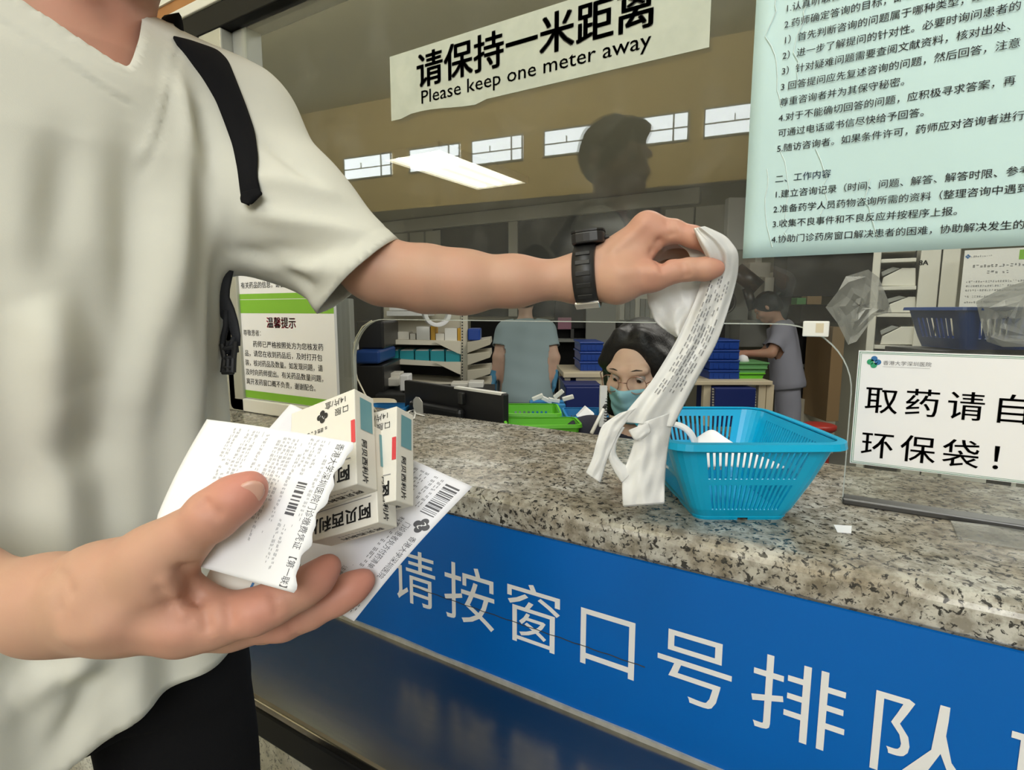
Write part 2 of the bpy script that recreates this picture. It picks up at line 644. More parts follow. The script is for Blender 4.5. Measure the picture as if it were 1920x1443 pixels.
class Ink:
    """writing and marks laid out on a surface given by at(u, v) -> point, in metres on the sheet"""

    def __init__(self, at):
        self.at, self.mb = at, MB()

    def line(self, body, u, v, size, mi=0, bold=0.0, width=None, ang=0.0):
        """bold is the extra stroke width as a share of the size: the glyph is struck again slightly shifted"""
        vv, ff, w = text2d(body)
        sx = size if width is None else width / max(w, 1e-6)
        ca, sa = math.cos(ang), math.sin(ang)
        b = abs(bold) * size
        shifts = [(0, 0)] if b == 0 else ([(-b / 2, 0), (b / 2, 0)] if bold < 0.015 else [(-b, -b * 0.6), (b, -b * 0.6), (-b, b * 0.6), (b, b * 0.6), (0, 0)])
        for dx, dy in shifts:
            pts = []
            for x, y in vv:
                x, y = x * sx + dx, y * size + dy
                pts.append(self.at(u + x * ca - y * sa, v + x * sa + y * ca))
            self.mb.add(pts, ff, mi)

    def rect(self, u0, v0, u1, v1, mi=0, ang=0.0, nu=1):
        ca, sa = math.cos(ang), math.sin(ang)
        du, dv = u1 - u0, v1 - v0
        for k in range(nu):
            a, b = du * k / nu, du * (k + 1) / nu
            q = [(a, 0), (b, 0), (b, dv), (a, dv)]
            self.mb.add([self.at(u0 + x * ca - y * sa, v0 + x * sa + y * ca) for x, y in q], [(0, 1, 2, 3)], mi)

    def poly(self, pts, mi=0):
        self.mb.add([self.at(*p) for p in pts], [tuple(range(len(pts)))], mi)

    def disc(self, u, v, r, mi=0, n=16, sq=1.0):
        self.poly([(u + r * math.cos(2 * math.pi * k / n), v + sq * r * math.sin(2 * math.pi * k / n)) for k in range(n)], mi)

    def dashes(self, u0, u1, v, h, mi=0, ang=0.0, fill=0.75, step=None):
        """a row of unreadable small print"""
        step = step or h * 1.15
        x = u0
        ca, sa = math.cos(ang), math.sin(ang)
        while x < u1:
            wd = step * (fill + random.uniform(-0.25, 0.2))
            for yy in (0.0, 0.42, 0.78):
                if random.random() < 0.75:
                    a = x + random.uniform(0, step * 0.2) - u0
                    self.rect(u0 + a * ca - h * yy * sa, v + a * sa + h * yy * ca, u0 + a * ca - h * yy * sa + wd * 0.8, v + a * sa + h * yy * ca + h * 0.2, mi, 0)
            x += step

    def barcode(self, u0, v0, length, height, mi=0, ang=0.0):
        x = 0.0
        ca, sa = math.cos(ang), math.sin(ang)
        while x < length:
            wd = random.choice((0.0004, 0.0007, 0.0011, 0.0015))
            q = [(x, 0), (x + wd, 0), (x + wd, height), (x, height)]
            self.mb.add([self.at(u0 + a * ca - b * sa, v0 + a * sa + b * ca) for a, b in q], [(0, 1, 2, 3)], mi)
            x += wd + random.choice((0.0005, 0.0008, 0.0012))

    def logo(self, u, v, r, blue, green, white):
        """four rounded lobes around a white S-shaped ribbon"""
        for k, (dx, dy) in enumerate(((0, 1), (1, 0), (0, -1), (-1, 0))):
            self.disc(u + dx * r * 0.55, v + dy * r * 0.55, r * 0.46, blue if k in (0, 1) else green)
        pts = []
        for i in range(13):
            t = i / 12.0
            pts.append((u - 0.50 * r + r * t, v + 0.34 * r * math.sin((t - 0.5) * 2 * math.pi) * -1))
        for i in range(12):
            (x0, y0), (x1, y1) = pts[i], pts[i + 1]
            self.poly([(x0, y0 - 0.1 * r), (x1, y1 - 0.1 * r), (x1, y1 + 0.1 * r), (x0, y0 + 0.1 * r)], white)

    def build(self, name, m, parent):
        return self.mb.build(name, m, parent)


def plane_at(o, u, v, lift):
    """sheet coordinates on a flat board: origin o, unit vectors u, v; lifted off the board"""
    o, u, v = A(*o), nrm(u), nrm(v)
    n = np.cross(u, v)
    return lambda a, b: o + u * a + v * b + n * lift


# ------------------------------------------------------------------ smooth bodies from blended cones
class Prim:
    def __init__(self, fn, lo, hi):
        self.fn, self.lo, self.hi = fn, np.asarray(lo, float), np.asarray(hi, float)


def cone(a, b, ra, rb=None):
    a, b = np.asarray(a, float), np.asarray(b, float)
    rb = ra if rb is None else rb
    ab = b - a
    L2 = max(float(ab @ ab), 1e-12)
    r = max(ra, rb)

    def fn(p):
        pa = p - a
        t = np.clip((pa @ ab) / L2, 0, 1)
        return np.linalg.norm(pa - t[:, None] * ab, axis=1) - (ra + (rb - ra) * t)
    return Prim(fn, np.minimum(a, b) - r, np.maximum(a, b) + r)


def chain(pts, rs):
    return [cone(pts[i], pts[i + 1], rs[i], rs[i + 1]) for i in range(len(pts) - 1)]


def ell(c, axes, R=None):
    """ellipsoid; R rows are its axis directions"""
    c, ax = np.asarray(c, float), np.asarray(axes, float)
    R = np.eye(3) if R is None else np.asarray(R, float)
    ext = np.sqrt(((R * ax[:, None]) ** 2).sum(0))

    def fn(p):
        q = (p - c) @ R.T
        k0 = np.linalg.norm(q / ax, axis=1)
        k1 = np.linalg.norm(q / (ax * ax), axis=1)
        return np.where(k0 < 1e-4, -ax.min(), k0 * (k0 - 1.0) / np.maximum(k1, 1e-9))
    return Prim(fn, c - ext, c + ext)


def trunk(rows, c, f, s):
    """upright trunk: rows of (z, half width along s, half depth along f, shift along f), z falling or rising"""
    rows = sorted(rows)
    z, a, b, sh = (np.array([r[i] for r in rows], float) for i in range(4))
    c, f, s = np.asarray(c, float), np.asarray(f, float), np.asarray(s, float)
    m = a.max() + abs(sh).max()

    def fn(p):
        q = p - c
        zz = p[:, 2]
        aa, bb, ss = np.interp(zz, z, a), np.interp(zz, z, b), np.interp(zz, z, sh)
        x = q[:, 0] * s[0] + q[:, 1] * s[1]
        y = q[:, 0] * f[0] + q[:, 1] * f[1] - ss
        k = (np.abs(x / aa) ** 2.4 + np.abs(y / bb) ** 2.4) ** (1 / 2.4)
        d = (k - 1) * np.minimum(aa, bb) * 0.9
        dz = np.maximum(z[0] - zz, zz - z[-1])
        return np.maximum(d, dz)
    return Prim(fn, (c[0] - m, c[1] - m, z[0]), (c[0] + m, c[1] + m, z[-1]))


def smin(a, b, k):
    h = np.maximum(k - np.abs(a - b), 0) / k
    return np.minimum(a, b) - h * h * k * 0.25


def smax(a, b, k):
    return -smin(-a, -b, k)


class U:
    """blend of primitives and other blends; k is the blending width, sub cuts away"""

    def __init__(self, items, k=0.01, sub=()):
        self.items = []
        for it in items:
            self.items.extend(it if isinstance(it, list) else [it])
        self.k, self.sub = k, list(sub)
        self.lo = np.min([i.lo for i in self.items], 0) - k * 0.3
        self.hi = np.max([i.hi for i in self.items], 0) + k * 0.3

    def fn(self, p, lo=None, hi=None, m=0.03):
        if lo is None:
            lo, hi = p.min(0), p.max(0)
        d = np.full(len(p), 1.0)
        for it in self.items:
            if np.any(it.lo - m - self.k > hi) or np.any(it.hi + m + self.k < lo):
                continue
            e = it.fn(p, lo, hi, m) if isinstance(it, U) else it.fn(p)
            d = smin(d, e, self.k) if self.k > 1e-6 else np.minimum(d, e)
        for it in self.sub:
            if np.any(it.lo - m > hi) or np.any(it.hi + m < lo):
                continue
            d = smax(d, -it.fn(p), max(self.k * 0.5, 1e-4))
        return d


def surface(field, h, post=None, B=14):
    """surface nets of field.fn(p) = 0 on a lattice of step h, evaluated only near the surface"""
    lo = np.floor((field.lo - 3 * h) / h).astype(int)
    hi = np.ceil((field.hi + 3 * h) / h).astype(int)
    nb = np.maximum(1, -(-(hi - lo) // B))
    N = nb * B + 2
    g = np.arange(B + 1)
    gx, gy, gz = np.meshgrid(g, g, g, indexing='ij')
    off = np.stack([gx, gy, gz], -1).reshape(-1, 3)
    half = 0.5 * B * h
    pos, ids, quads = [], [], []
    corners = [(i, j, k) for i in (0, 1) for j in (0, 1) for k in (0, 1)]
    for bx in range(nb[0]):
        for by in range(nb[1]):
            for bz in range(nb[2]):
                o = lo + np.array([bx, by, bz]) * B
                c = (o + B / 2.0) * h
                d0 = field.fn(c[None, :], c - half, c + half, half * 2.2)[0]
                if d0 > half * 2.4 or d0 < -half * 2.4:
                    continue
                p = (off + o) * h
                d = field.fn(p, p[0], p[-1], 0.03)
                if post is not None:
                    d = post(p, d)
                if d.min() > 0 or d.max() < 0:
                    continue
                D = d.reshape(B + 1, B + 1, B + 1)
                S = D < 0
                cnt = sum(S[i:B + i, j:B + j, k:B + k].astype(int) for i, j, k in corners)
                act = np.argwhere((cnt > 0) & (cnt < 8))
                if len(act):
                    acc = np.zeros((len(act), 3))
                    n = np.zeros(len(act))
                    for ax in range(3):
                        for u in (0, 1):
                            for w in (0, 1):
                                a0 = [0, 0, 0]
                                oth = [q for q in range(3) if q != ax]
                                a0[oth[0]], a0[oth[1]] = u, w
                                a1 = list(a0)
                                a1[ax] = 1
                                i0, i1 = act + a0, act + a1
                                v0, v1 = D[tuple(i0.T)], D[tuple(i1.T)]
                                cr = (v0 < 0) != (v1 < 0)
                                t = np.where(cr, v0 / np.where(cr, v0 - v1, 1.0), 0)
                                q = i0 + (np.array(a1) - np.array(a0)) * t[:, None]
                                acc += q * cr[:, None]
                                n += cr
                    pos.append((acc / n[:, None] + o) * h)
                    gi = act + (o - lo) + 1
                    ids.append((gi[:, 0] * N[1] + gi[:, 1]) * N[2] + gi[:, 2])
                for ax in range(3):
                    sl0 = [slice(0, B)] * 3
                    sl1 = [slice(0, B)] * 3
                    sl1[ax] = slice(1, B + 1)
                    s0, s1 = S[tuple(sl0)], S[tuple(sl1)]
                    e = np.argwhere(s0 != s1)
                    if not len(e):
                        continue
                    flip = s0[tuple(e.T)]
                    u, w = [q for q in range(3) if q != ax]
                    cells = []
                    for du, dw in ((-1, -1), (0, -1), (0, 0), (-1, 0)):
                        cc = e + (o - lo) + 1
                        cc[:, u] += du
                        cc[:, w] += dw
                        cells.append((cc[:, 0] * N[1] + cc[:, 1]) * N[2] + cc[:, 2])
                    q = np.stack(cells, 1)
                    if ax == 1:
                        flip = ~flip
                    q[~flip] = q[~flip][:, ::-1]
                    quads.append(q)
    pos = np.concatenate(pos)
    ids = np.concatenate(ids)
    quads = np.concatenate(quads)
    order = np.argsort(ids)
    sid = ids[order]
    loc = np.searchsorted(sid, quads)
    loc[loc >= len(sid)] = 0
    ok = (sid[loc] == quads).all(1)
    return pos[order], loc[ok]


def relax(V, F, it=1, lam=0.5):
    for _ in range(it):
        acc = np.zeros_like(V)
        n = np.zeros(len(V))
        for a in range(4):
            b = (a + 1) % 4
            np.add.at(acc, F[:, a], V[F[:, b]])
            np.add.at(acc, F[:, b], V[F[:, a]])
            np.add.at(n, F[:, a], 1)
            np.add.at(n, F[:, b], 1)
        n = np.maximum(n, 1)
        V = V * (1 - lam) + lam * acc / n[:, None]
    return V


def normals(V, F):
    a, b = V[F[:, 2]] - V[F[:, 0]], V[F[:, 3]] - V[F[:, 1]]
    fn = np.cross(a, b)
    n = np.zeros_like(V)
    for k in range(4):
        np.add.at(n, F[:, k], fn)
    return n / np.maximum(np.linalg.norm(n, axis=1), 1e-12)[:, None]


def wave(p, seed, freq, n=5):
    """smooth pseudo noise in [-1, 1]"""
    r = np.random.default_rng(seed)
    out = np.zeros(len(p))
    for _ in range(n):
        d = nrm(r.normal(size=3))
        out += np.sin(p @ d * freq * r.uniform(0.6, 1.5) + r.uniform(0, 6.28))
    return out / n * 1.4


def trim(V, F, cut, snap=True):
    """drop the faces where cut(p) > 0 and pull the new rim onto cut = 0"""
    c = cut(V)
    keep = (c[F] <= 0).sum(1) >= 4
    F2 = F[keep]
    if snap:
        e = np.concatenate([np.sort(F2[:, [a, (a + 1) % 4]], 1) for a in range(4)])
        key = e[:, 0].astype(np.int64) * len(V) + e[:, 1]
        uq, cn = np.unique(key, return_counts=True)
        bd = uq[cn == 1]
        rim = np.unique(np.concatenate([bd // len(V), bd % len(V)]))
        rim = rim[np.abs(c[rim]) < 0.012]
        q = V[rim].copy()
        eps = 1e-4
        for _ in range(4):
            c0 = cut(q)
            g = np.stack([(cut(q + np.eye(3)[i] * eps) - c0) / eps for i in range(3)], 1)
            g2 = np.maximum((g * g).sum(1), 1e-6)
            st = -(c0 / g2)[:, None] * g
            ln = np.linalg.norm(st, axis=1)
            st *= np.minimum(1, 0.006 / np.maximum(ln, 1e-9))[:, None]
            q += st
        V = V.copy()
        V[rim] = q
    used = np.unique(F2)
    mp = np.full(len(V), -1)
    mp[used] = np.arange(len(used))
    return V[used], mp[F2]


def set_flush(o, Vw, spots):
    """pigment: redder skin near finger tips and knuckles"""
    f = np.zeros(len(Vw))
    for c, r, a in spots:
        d = np.linalg.norm(Vw - c, axis=1)
        f = np.maximum(f, a * np.exp(-(d / r) ** 2))
    at = o.data.attributes.new('flush', 'FLOAT', 'POINT')
    at.data.foreach_set('value', f.astype(np.float32))

# ------------------------------------------------------------------ the setting
CT = 0.935        # counter top height
GY = 0.95         # front face of the glass screen


def slab(name, lo, hi, m, kind='structure', label=None, cat=None, bevel=0.0):
    return tag(MB().box(lo, hi).build(name, m, bevel=bevel), label, cat, kind=kind)


slab('floor', (-11, -7.2, -0.25), (4.5, 1.10, 0.0), 'floor_tile')
slab('floor_dispensary', (-11, 1.10, -0.25), (4.5, 6.3, -0.15), 'floor_tile')
# waiting hall behind the camera (seen mirrored in the glass screen)
slab('ceiling_hall', (-11, -7.2, 4.7), (4.5, 0.95, 4.8), 'hall_ceiling')
slab('wall_right', (4.5, -7.2, -0.25), (4.6, 6.3, 4.7), 'wall_side')
slab('wall_left', (-11.1, -7.2, -0.25), (-11, 6.3, 4.7), 'wall_side')
# hall rear wall, running a few degrees off the counter, with a row of high windows
WA, WB = A(2.0, -6.55, 0), A(-11.0, -4.85, 0)
wd_ = nrm(WB - WA)
wn_ = A(-wd_[1], wd_[0], 0)
if wn_[1] < 0:
    wn_ = -wn_
mb = MB()
wl = np.linalg.norm(WB - WA) + 3.0
W0 = WA - wd_ * 2.7
mb.obox(W0 + A(0, 0, 2.9), wd_ * wl, -wn_ * 0.12, A(0, 0, 1.8))
struct(mb.build('wall_rear', 'hall_wall_ochre'))
mb = MB()
mb.obox(W0 + wn_ * 0.01, wd_ * wl, -wn_ * 0.12, A(0, 0, 2.9))
struct(mb.build('wall_rear_lower', 'hall_wall_dark'))
wins = [(-1.92, -0.9), (-3.05, -2.1), (-4.15, -3.2), (-5.35, -4.48), (-6.5, -5.55), (-7.85, -6.85), (-9.3, -8.15)]
for n, (xa, xb) in enumerate(wins):
    s0 = (WA[0] - xb) / abs(wd_[0])
    s1 = (WA[0] - xa) / abs(wd_[0])
    o = WA + wd_ * s0 + wn_ * 0.004 + A(0, 0, 3.48)
    fr = MB()
    ln = s1 - s0
    for a0, a1, z0, z1 in ((0, ln, -0.02, 0), (0, ln, 0.34, 0.36), (0, 0.02, 0, 0.34), (ln - 0.02, ln, 0, 0.34), (ln * 0.2, ln * 0.2 + 0.02, 0, 0.34), (0, ln, 0.15, 0.165), (ln * 0.62, ln * 0.62 + 0.012, 0.165, 0.25)):
        fr.obox(o + wd_ * a0 + A(0, 0, z0), wd_ * (a1 - a0), wn_ * 0.03, A(0, 0, z1 - z0))
    fo = struct(fr.build('window_%d' % (n + 1), 'grey_paint'))
    MB().obox(o, wd_ * ln, wn_ * 0.012, A(0, 0, 0.34)).build('pane', 'lit_window', fo)

# dispensary behind the screen
slab('ceiling', (-11, 0.97, 2.5), (4.5, 6.3, 2.6), 'ceiling_olive')
BY = 6.2           # rear wall of the dispensary
slab('wall_back', (-11, BY, -0.25), (4.5, BY + 0.1, 2.5), 'back_wall')
mb = MB()
mb.box((-5.07, BY - 0.04, 1.14), (-3.83, BY - 0.01, 2.317))
mb.box((-3.70, BY - 0.04, 1.14), (-1.91, BY - 0.01, 2.317))
wo = struct(mb.build('window_8', 'window_dark'))
MB().box((-3.83, BY - 0.06, 1.14), (-3.70, BY - 0.01, 2.317)).build('mullion', 'white_paint', wo)
struct(MB().box((-6.2, BY - 0.08, 2.322), (-1.49, BY - 0.01, 2.48)).build('trim_1', 'white_paint', bevel=0.01))
mb = MB()
for x in (-6.08, -5.78, -5.48, -5.19):
    mb.box((x, BY - 0.05, 0.85), (x + 0.26, BY - 0.01, 2.30))
for x in (-1.85, -1.53, -1.21):
    mb.box((x, BY - 0.05, 1.25), (x + 0.30, BY - 0.01, 2.29))
struct(mb.build('trim_2', 'white_paint', bevel=0.004))

# wall over the counter: black beam, pale strip, wooden valance
HX0, HX1 = -4.5, 2.2
struct(MB().box((HX0, 0.93, 1.946), (HX1, 1.02, 2.006)).build('trim_3', 'header_black', bevel=0.003))
struct(MB().box((HX0, 0.925, 2.006), (HX1, 1.02, 2.032)).build('trim_4', 'white_paint', bevel=0.003))
struct(MB().box((HX0, 0.93, 2.032), (HX1, 1.02, 2.062)).build('trim_5', 'header_wood'))
struct(MB().box((HX0, 0.925, 2.062), (HX1, 1.02, 2.082)).build('trim_6', 'white_paint'))
struct(MB().box((HX0, 0.93, 2.082), (HX1, 1.02, 2.40)).build('trim_7', 'header_orange'))
slab('wall_front', (-11, 0.94, 2.40), (4.5, 1.04, 4.7), 'wall_side')
mb = MB()
mb.box((-11, 0.94, CT), (-1.56, 1.04, 2.40))
struct(mb.build('wall_front_side', 'wall_side'))
struct(MB().box((-1.56, 0.93, CT), (-1.459, 0.985, 1.946)).build('trim_8', 'post_grey', bevel=0.004))
struct(MB().box((-1.459, 0.962, CT), (-1.40, 1.01, 1.946)).build('trim_9', 'grey_paint', bevel=0.004))
slab('wall_front_end', (2.2, 0.94, 0.0), (4.5, 1.04, 2.40), 'wall_side')

# ceiling lamp of the dispensary
lamp = thing('ceiling_light', 'bright white rectangular ceiling light panel with two tubes over the dispensary', 'light', (-3.125, 4.2, 2.44))
fr = MB()
x0, x1, y0, y1 = -3.43, -2.82, 3.53, 4.89
for lo, hi in (((x0, y0, 2.44), (x1, y0 + 0.02, 2.5)), ((x0, y1 - 0.02, 2.44), (x1, y1, 2.5)), ((x0, y0, 2.44), (x0 + 0.02, y1, 2.5)), ((x1 - 0.02, y0, 2.44), (x1, y1, 2.5))):
    fr.box(lo, hi)
fr.build('frame', 'white_paint', lamp)
MB().box((x0 + 0.02, y0 + 0.02, 2.455), (x1 - 0.02, y1 - 0.02, 2.47)).build('diffuser', 'lamp_panel', lamp)
for xx in (x0 + 0.13, x0 + 0.305, x0 + 0.48):
    MB().box((xx - 0.028, y0 + 0.06, 2.445), (xx + 0.028, y1 - 0.06, 2.4545)).build('tube', 'lamp_tube', lamp, bevel=0.006)

# ------------------------------------------------------------------ counter
CX0, CX1 = -3.0, 2.2
counter = thing('counter', 'long speckled granite pharmacy counter with steel ledge below the blue banner', 'counter', (-0.4, 0.8, 0))
prof = [(1.19, CT - 0.03), (1.19, CT - 0.006), (1.184, CT), (0.722, CT)]
for k in range(1, 7):
    a = math.pi / 2 * k / 6
    prof.append((0.722 - 0.022 * math.sin(a), CT - 0.022 + 0.022 * math.cos(a)))
prof += [(0.70, 0.889), (0.73, 0.889), (0.73, CT - 0.03)]
mb = MB()
mb.prism([(CX0, y, z) for y, z in prof], (CX1 - CX0, 0, 0))
gt = mb.build('granite_top', 'granite_top', counter, bevel=0.002)
MB().box((CX0, 0.712, 0.0), (CX1, 1.10, CT - 0.031)).build('counter_body', 'granite_wall', counter)
led = MB()
pts = [(0.712, 0.629), (0.712, 0.618), (0.49, 0.610), (0.49, 0.575), (0.466, 0.575), (0.466, 0.616), (0.470, 0.6225), (0.476, 0.624)]
led.prism([(CX0, y, z) for y, z in pts], (CX1 - CX0, 0, 0))
led.build('steel_ledge', 'steel_brushed', counter, bevel=0.0015)
MB().box((CX0, 0.463, 0.568), (CX1, 0.489, 0.6155)).build('front_strip', 'header_black', counter, bevel=0.004)
MB().box((CX0, 0.485, 0.10), (CX1, 0.711, 0.575)).build('lower_panel', 'granite_wall', counter)
MB().box((CX0, 0.50, 0.0), (CX1, 0.711, 0.10)).build('plinth', 'dark_equipment', counter)

# blue banner along the counter front
ban = thing('banner', 'long blue banner with white lettering stuck along the counter front', 'sign', (-0.4, 0.697, 0.632))
MB().box((CX0, 0.695, 0.634), (CX1, 0.7005, 0.887)).build('board', 'sign_blue', ban)
mb = MB()
seg = 60
vs = []
for i in range(seg + 1):
    x = CX0 + (CX1 - CX0) * i / seg
    vs.append((x, 0.6915, 0.6195))
    vs.append((x, 0.6915, 0.636 + random.uniform(-0.0015, 0.002)))
mb.add(vs, [(2 * i, 2 * i + 2, 2 * i + 3, 2 * i + 1) for i in range(seg)])
mb.build('edging', 'edging_grey', ban, solid=0.005, offset=-1)
ink = Ink(plane_at((0, 0.6945, 0), (1, 0, 0), (0, 0, 1), 0.0004))
for k, ch in enumerate('请按窗口号排队取药'):
    ink.line(ch, -0.628 + 0.1195 * k - 0.055, 0.760 - 0.041, 0.108)
ink.build('lettering', 'sign_white', ban)
mb = MB()
px_ = np.linspace(-0.63, -0.215, 40)
pth = [(x, 0.6942, 0.742 - 0.0075 * (x + 0.6) + 0.0006 * math.sin(x * 160)) for x in px_]
mb.tube(pth, 0.0007, 5)
mb.build('seam', 'dark_equipment', ban)

# ------------------------------------------------------------------ glass screen with serving hatch
gl = thing('glass_screen', 'clear glass screen standing on the counter with a round cornered serving hatch', 'glass screen', (-0.4, GY, CT))
gx0, gx1, gz0, gz1 = -1.40, 2.2, CT, 1.946
hx0, hx1, hz1, hr = -1.035, -0.002, 1.199, 0.10
out = [(gx0, gz0), (hx0, gz0)]
for k in range(13):
    a = math.pi - math.pi / 2 * k / 12
    out.append((hx0 + hr + hr * math.cos(a), hz1 - hr + hr * math.sin(a)))
for k in range(13):
    a = math.pi / 2 - math.pi / 2 * k / 12
    out.append((hx1 - hr + hr * math.cos(a), hz1 - hr + hr * math.sin(a)))
edge = out[1:] + [(hx1, gz0)]
mb = MB()
# front and rear faces as strips so that no long thin polygons arise
T = 0.008
cols = [(gx0, hx0, gz0)] + [(edge[i][0], edge[i + 1][0], None) for i in range(1, len(edge) - 2)] + [(hx1, gx1, gz0)]
for yy, fl in ((GY, False), (GY + T, True)):
    for i in range(1, len(edge) - 2):
        (xa, za), (xb, zb) = edge[i], edge[i + 1]
        if abs(xb - xa) < 1e-6:
            continue
        f = (0, 1, 2, 3)
        mb.add([(xa, yy, za), (xb, yy, zb), (xb, yy, gz1), (xa, yy, gz1)], [f[::-1] if fl else f])
    for xa, xb in ((gx0, hx0), (hx1, gx1)):
        f = (0, 1, 2, 3)
        mb.add([(xa, yy, gz0), (xb, yy, gz0), (xb, yy, gz1), (xa, yy, gz1)], [f[::-1] if fl else f])
mb.build('pane', 'screen_glass', gl)
mb = MB()
path = [A(x, GY + T / 2, z) for x, z in edge]
dense = []
for i in range(len(path) - 1):
    n = max(1, int(np.linalg.norm(path[i + 1] - path[i]) / 0.03))
    dense += [path[i] + (path[i + 1] - path[i]) * k / n for k in range(n)]
dense.append(path[-1])
w4 = []
for i, p in enumerate(dense):
    a, b = dense[max(0, i - 1)], dense[min(len(dense) - 1, i + 1)]
    t = nrm(b - a)
    q = A(-t[2], 0, t[0])
    w4 += [p + A(0, -T / 2 - 0.0004, 0) - q * 0.0008, p + A(0, T / 2 + 0.0004, 0) - q * 0.0008, p + A(0, T / 2 + 0.0004, 0) + q * 0.0008, p + A(0, -T / 2 - 0.0004, 0) + q * 0.0008]
n = len(dense)
mb.add(w4, [(i * 4 + k, i * 4 + (k + 1) % 4, i * 4 + 4 + (k + 1) % 4, i * 4 + 4 + k) for i in range(n - 1) for k in range(4)])
mb.build('hatch_edge', 'edge_bright', gl)
MB().box((hx1, GY - 0.012, CT), (gx1, GY + 0.016, CT + 0.009)).build('channel', 'steel_dark', gl, bevel=0.002)

# ------------------------------------------------------------------ distance sign on the glass
sg = thing('distance_sign', 'translucent white strip sign with black one meter notice high on the glass', 'sign', (-0.55, GY - 0.002, 1.625))
wv = [(-0.889 + 0.663 * i / 24, 1.6245 + (0.006 * math.sin(i * 0.55) if 1 < i < 9 else 0.0) - 0.002 * i / 24) for i in range(25)]
mb = MB()
vs = []
for x, z in wv:
    vs += [(x, GY - 0.0015, z), (x, GY - 0.0015, 1.754)]
mb.add(vs, [(2 * i, 2 * i + 2, 2 * i + 3, 2 * i + 1) for i in range(24)])
mb.build('strip', 'sign_film', sg, solid=0.0006)
ink = Ink(plane_at((0, GY - 0.0022, 0), (1, 0, 0), (0, 0, 1), 0.0004))
for k, ch in enumerate('请保持一米距离'):
    ink.line(ch, -0.816 + 0.0725 * k, 1.681, 0.0715, 0, 0.022)
ink.line('Please keep one meter away', -0.806, 1.644, 0.0365, 0, 0.012, width=0.488)
ink.build('lettering', 'ink_black', sg)

# ------------------------------------------------------------------ pale blue poster on the glass
po = thing('poster', 'large pale blue text poster on the glass at upper right', 'poster', (0.14, GY - 0.003, 1.30))
mb = MB()
mb.grid(lambda u, v: A(-0.161 + 0.62 * u, GY - 0.0016 - 0.0015 * math.sin(u * 9 + v * 3) ** 2, 1.300 + 0.42 * v), 30, 14)
mb.build('sheet', 'poster_blue', po, solid=0.0006, offset=1, smooth=True)
ink = Ink(plane_at((0, GY - 0.0042, 0), (1, 0, 0), (0, 0, 1), 0.0006))
rows = ['1.认真听取咨询者的提问，明确问题的要点。', '2.药师确定答询的目标，即有针对性地回答。', '1）首先判断咨询的问题属于哪种类型；结合病历', '2）进一步了解提问的针对性。必要时询问患者的', '3）针对疑难问题需要查阅文献资料，核对出处、',
        '3 回答提问应先复述咨询的问题，然后回答，注意', '尊重咨询者并为其保守秘密。', '4.对于不能确切回答的问题，应积极寻求答案，再', '可通过电话或书信尽快给予回答。', '5.随访咨询者。如果条件许可，药师应对咨询者进行随访', None,
        None, '1.建立咨询记录（时间、问题、解答、解答时限、参考', '2.准备药学人员药物咨询所需的资料（整理咨询中遇到', '3.收集不良事件和不良反应并按程序上报。', '4.协助门诊药房窗口解决患者的困难，协助解决发生的']
zs = [1.6445, 1.623, 1.602, 1.581, 1.560, 1.5385, 1.517, 1.4955, 1.474, 1.4525, 0, 0, 1.387, 1.3655, 1.344, 1.3215]
for t, z in zip(rows, zs):
    if t:
        ink.line(t, -0.121, z, 0.0122, 0, 0.014)
ink.build('text_lines', 'ink_soft', po)
ink = Ink(plane_at((0, GY - 0.0042, 0), (1, 0, 0), (0, 0, 1), 0.0006))
ink.line('二、工作内容', -0.121, 1.409, 0.0122, 0, 0.014)
ink.build('heading', 'ink_blue', po)
mb = MB()
rl = random.Random(3)
for (xa, za, pts) in ((-0.128, 1.69, 12), (-0.112, 1.46, 9), (-0.133, 1.43, 8), (-0.07, 1.45, 6), (0.0, 1.40, 7), (-0.09, 1.67, 9)):
    p = [A(xa, GY - 0.0040, za)]
    for _ in range(pts):
        p.append(p[-1] + A(rl.uniform(-0.009, 0.009), 0, -rl.uniform(0.008, 0.022)))
    p = [q for q in p if q[2] > 1.302 and q[0] > -0.159]
    mb.tube(p, 0.0008, 4)
mb.build('pattern', 'poster_line', po)

# ------------------------------------------------------------------ white card on a clear acrylic plate
cd = thing('notice_card', 'white card with thin green border and two lines of large black characters', 'sign', (0.11, 0.94, 0.998))
MB().box((0.003, 0.9405, 0.998), (0.255, 0.9425, 1.163)).build('card', 'paper_white', cd, bevel=0.0006)
ink = Ink(plane_at((0, 0.9405, 0), (1, 0, 0), (0, 0, 1), 0.0004))
for m_, w_ in ((0.0015, 0.0007), (0.0036, 0.0005)):
    x0, x1, z0, z1 = 0.003 + m_, 0.255 - m_, 0.998 + m_, 1.163 - m_
    ink.rect(x0, z0, x1, z0 + w_)
    ink.rect(x0, z1 - w_, x1, z1)
    ink.rect(x0, z0, x0 + w_, z1)
    ink.rect(x1 - w_, z0, x1, z1)
ink.build('border', 'green_dark', cd)
ink = Ink(plane_at((0, 0.9405, 0), (1, 0, 0), (0, 0, 1), 0.0005))
for k, ch in enumerate('取药请自备'):
    ink.line(ch, 0.0145 + 0.0470 * k, 1.0785, 0.0412, 0, 0.014)
ink.build('first_line', 'ink_black', cd)
ink = Ink(plane_at((0, 0.9405, 0), (1, 0, 0), (0, 0, 1), 0.0005))
for k, ch in enumerate('环保袋！'):
    ink.line(ch, 0.0145 + 0.0470 * k, 1.0135, 0.0412, 0, 0.014)
ink.build('second_line', 'ink_black', cd)
ink = Ink(plane_at((0, 0.9405, 0), (1, 0, 0), (0, 0, 1), 0.0005))
ink.line('香港大学深圳医院', 0.033, 1.1445, 0.0066, 0, 0.0, width=0.055)
ink.rect(0.033, 1.1415, 0.087, 1.1418)
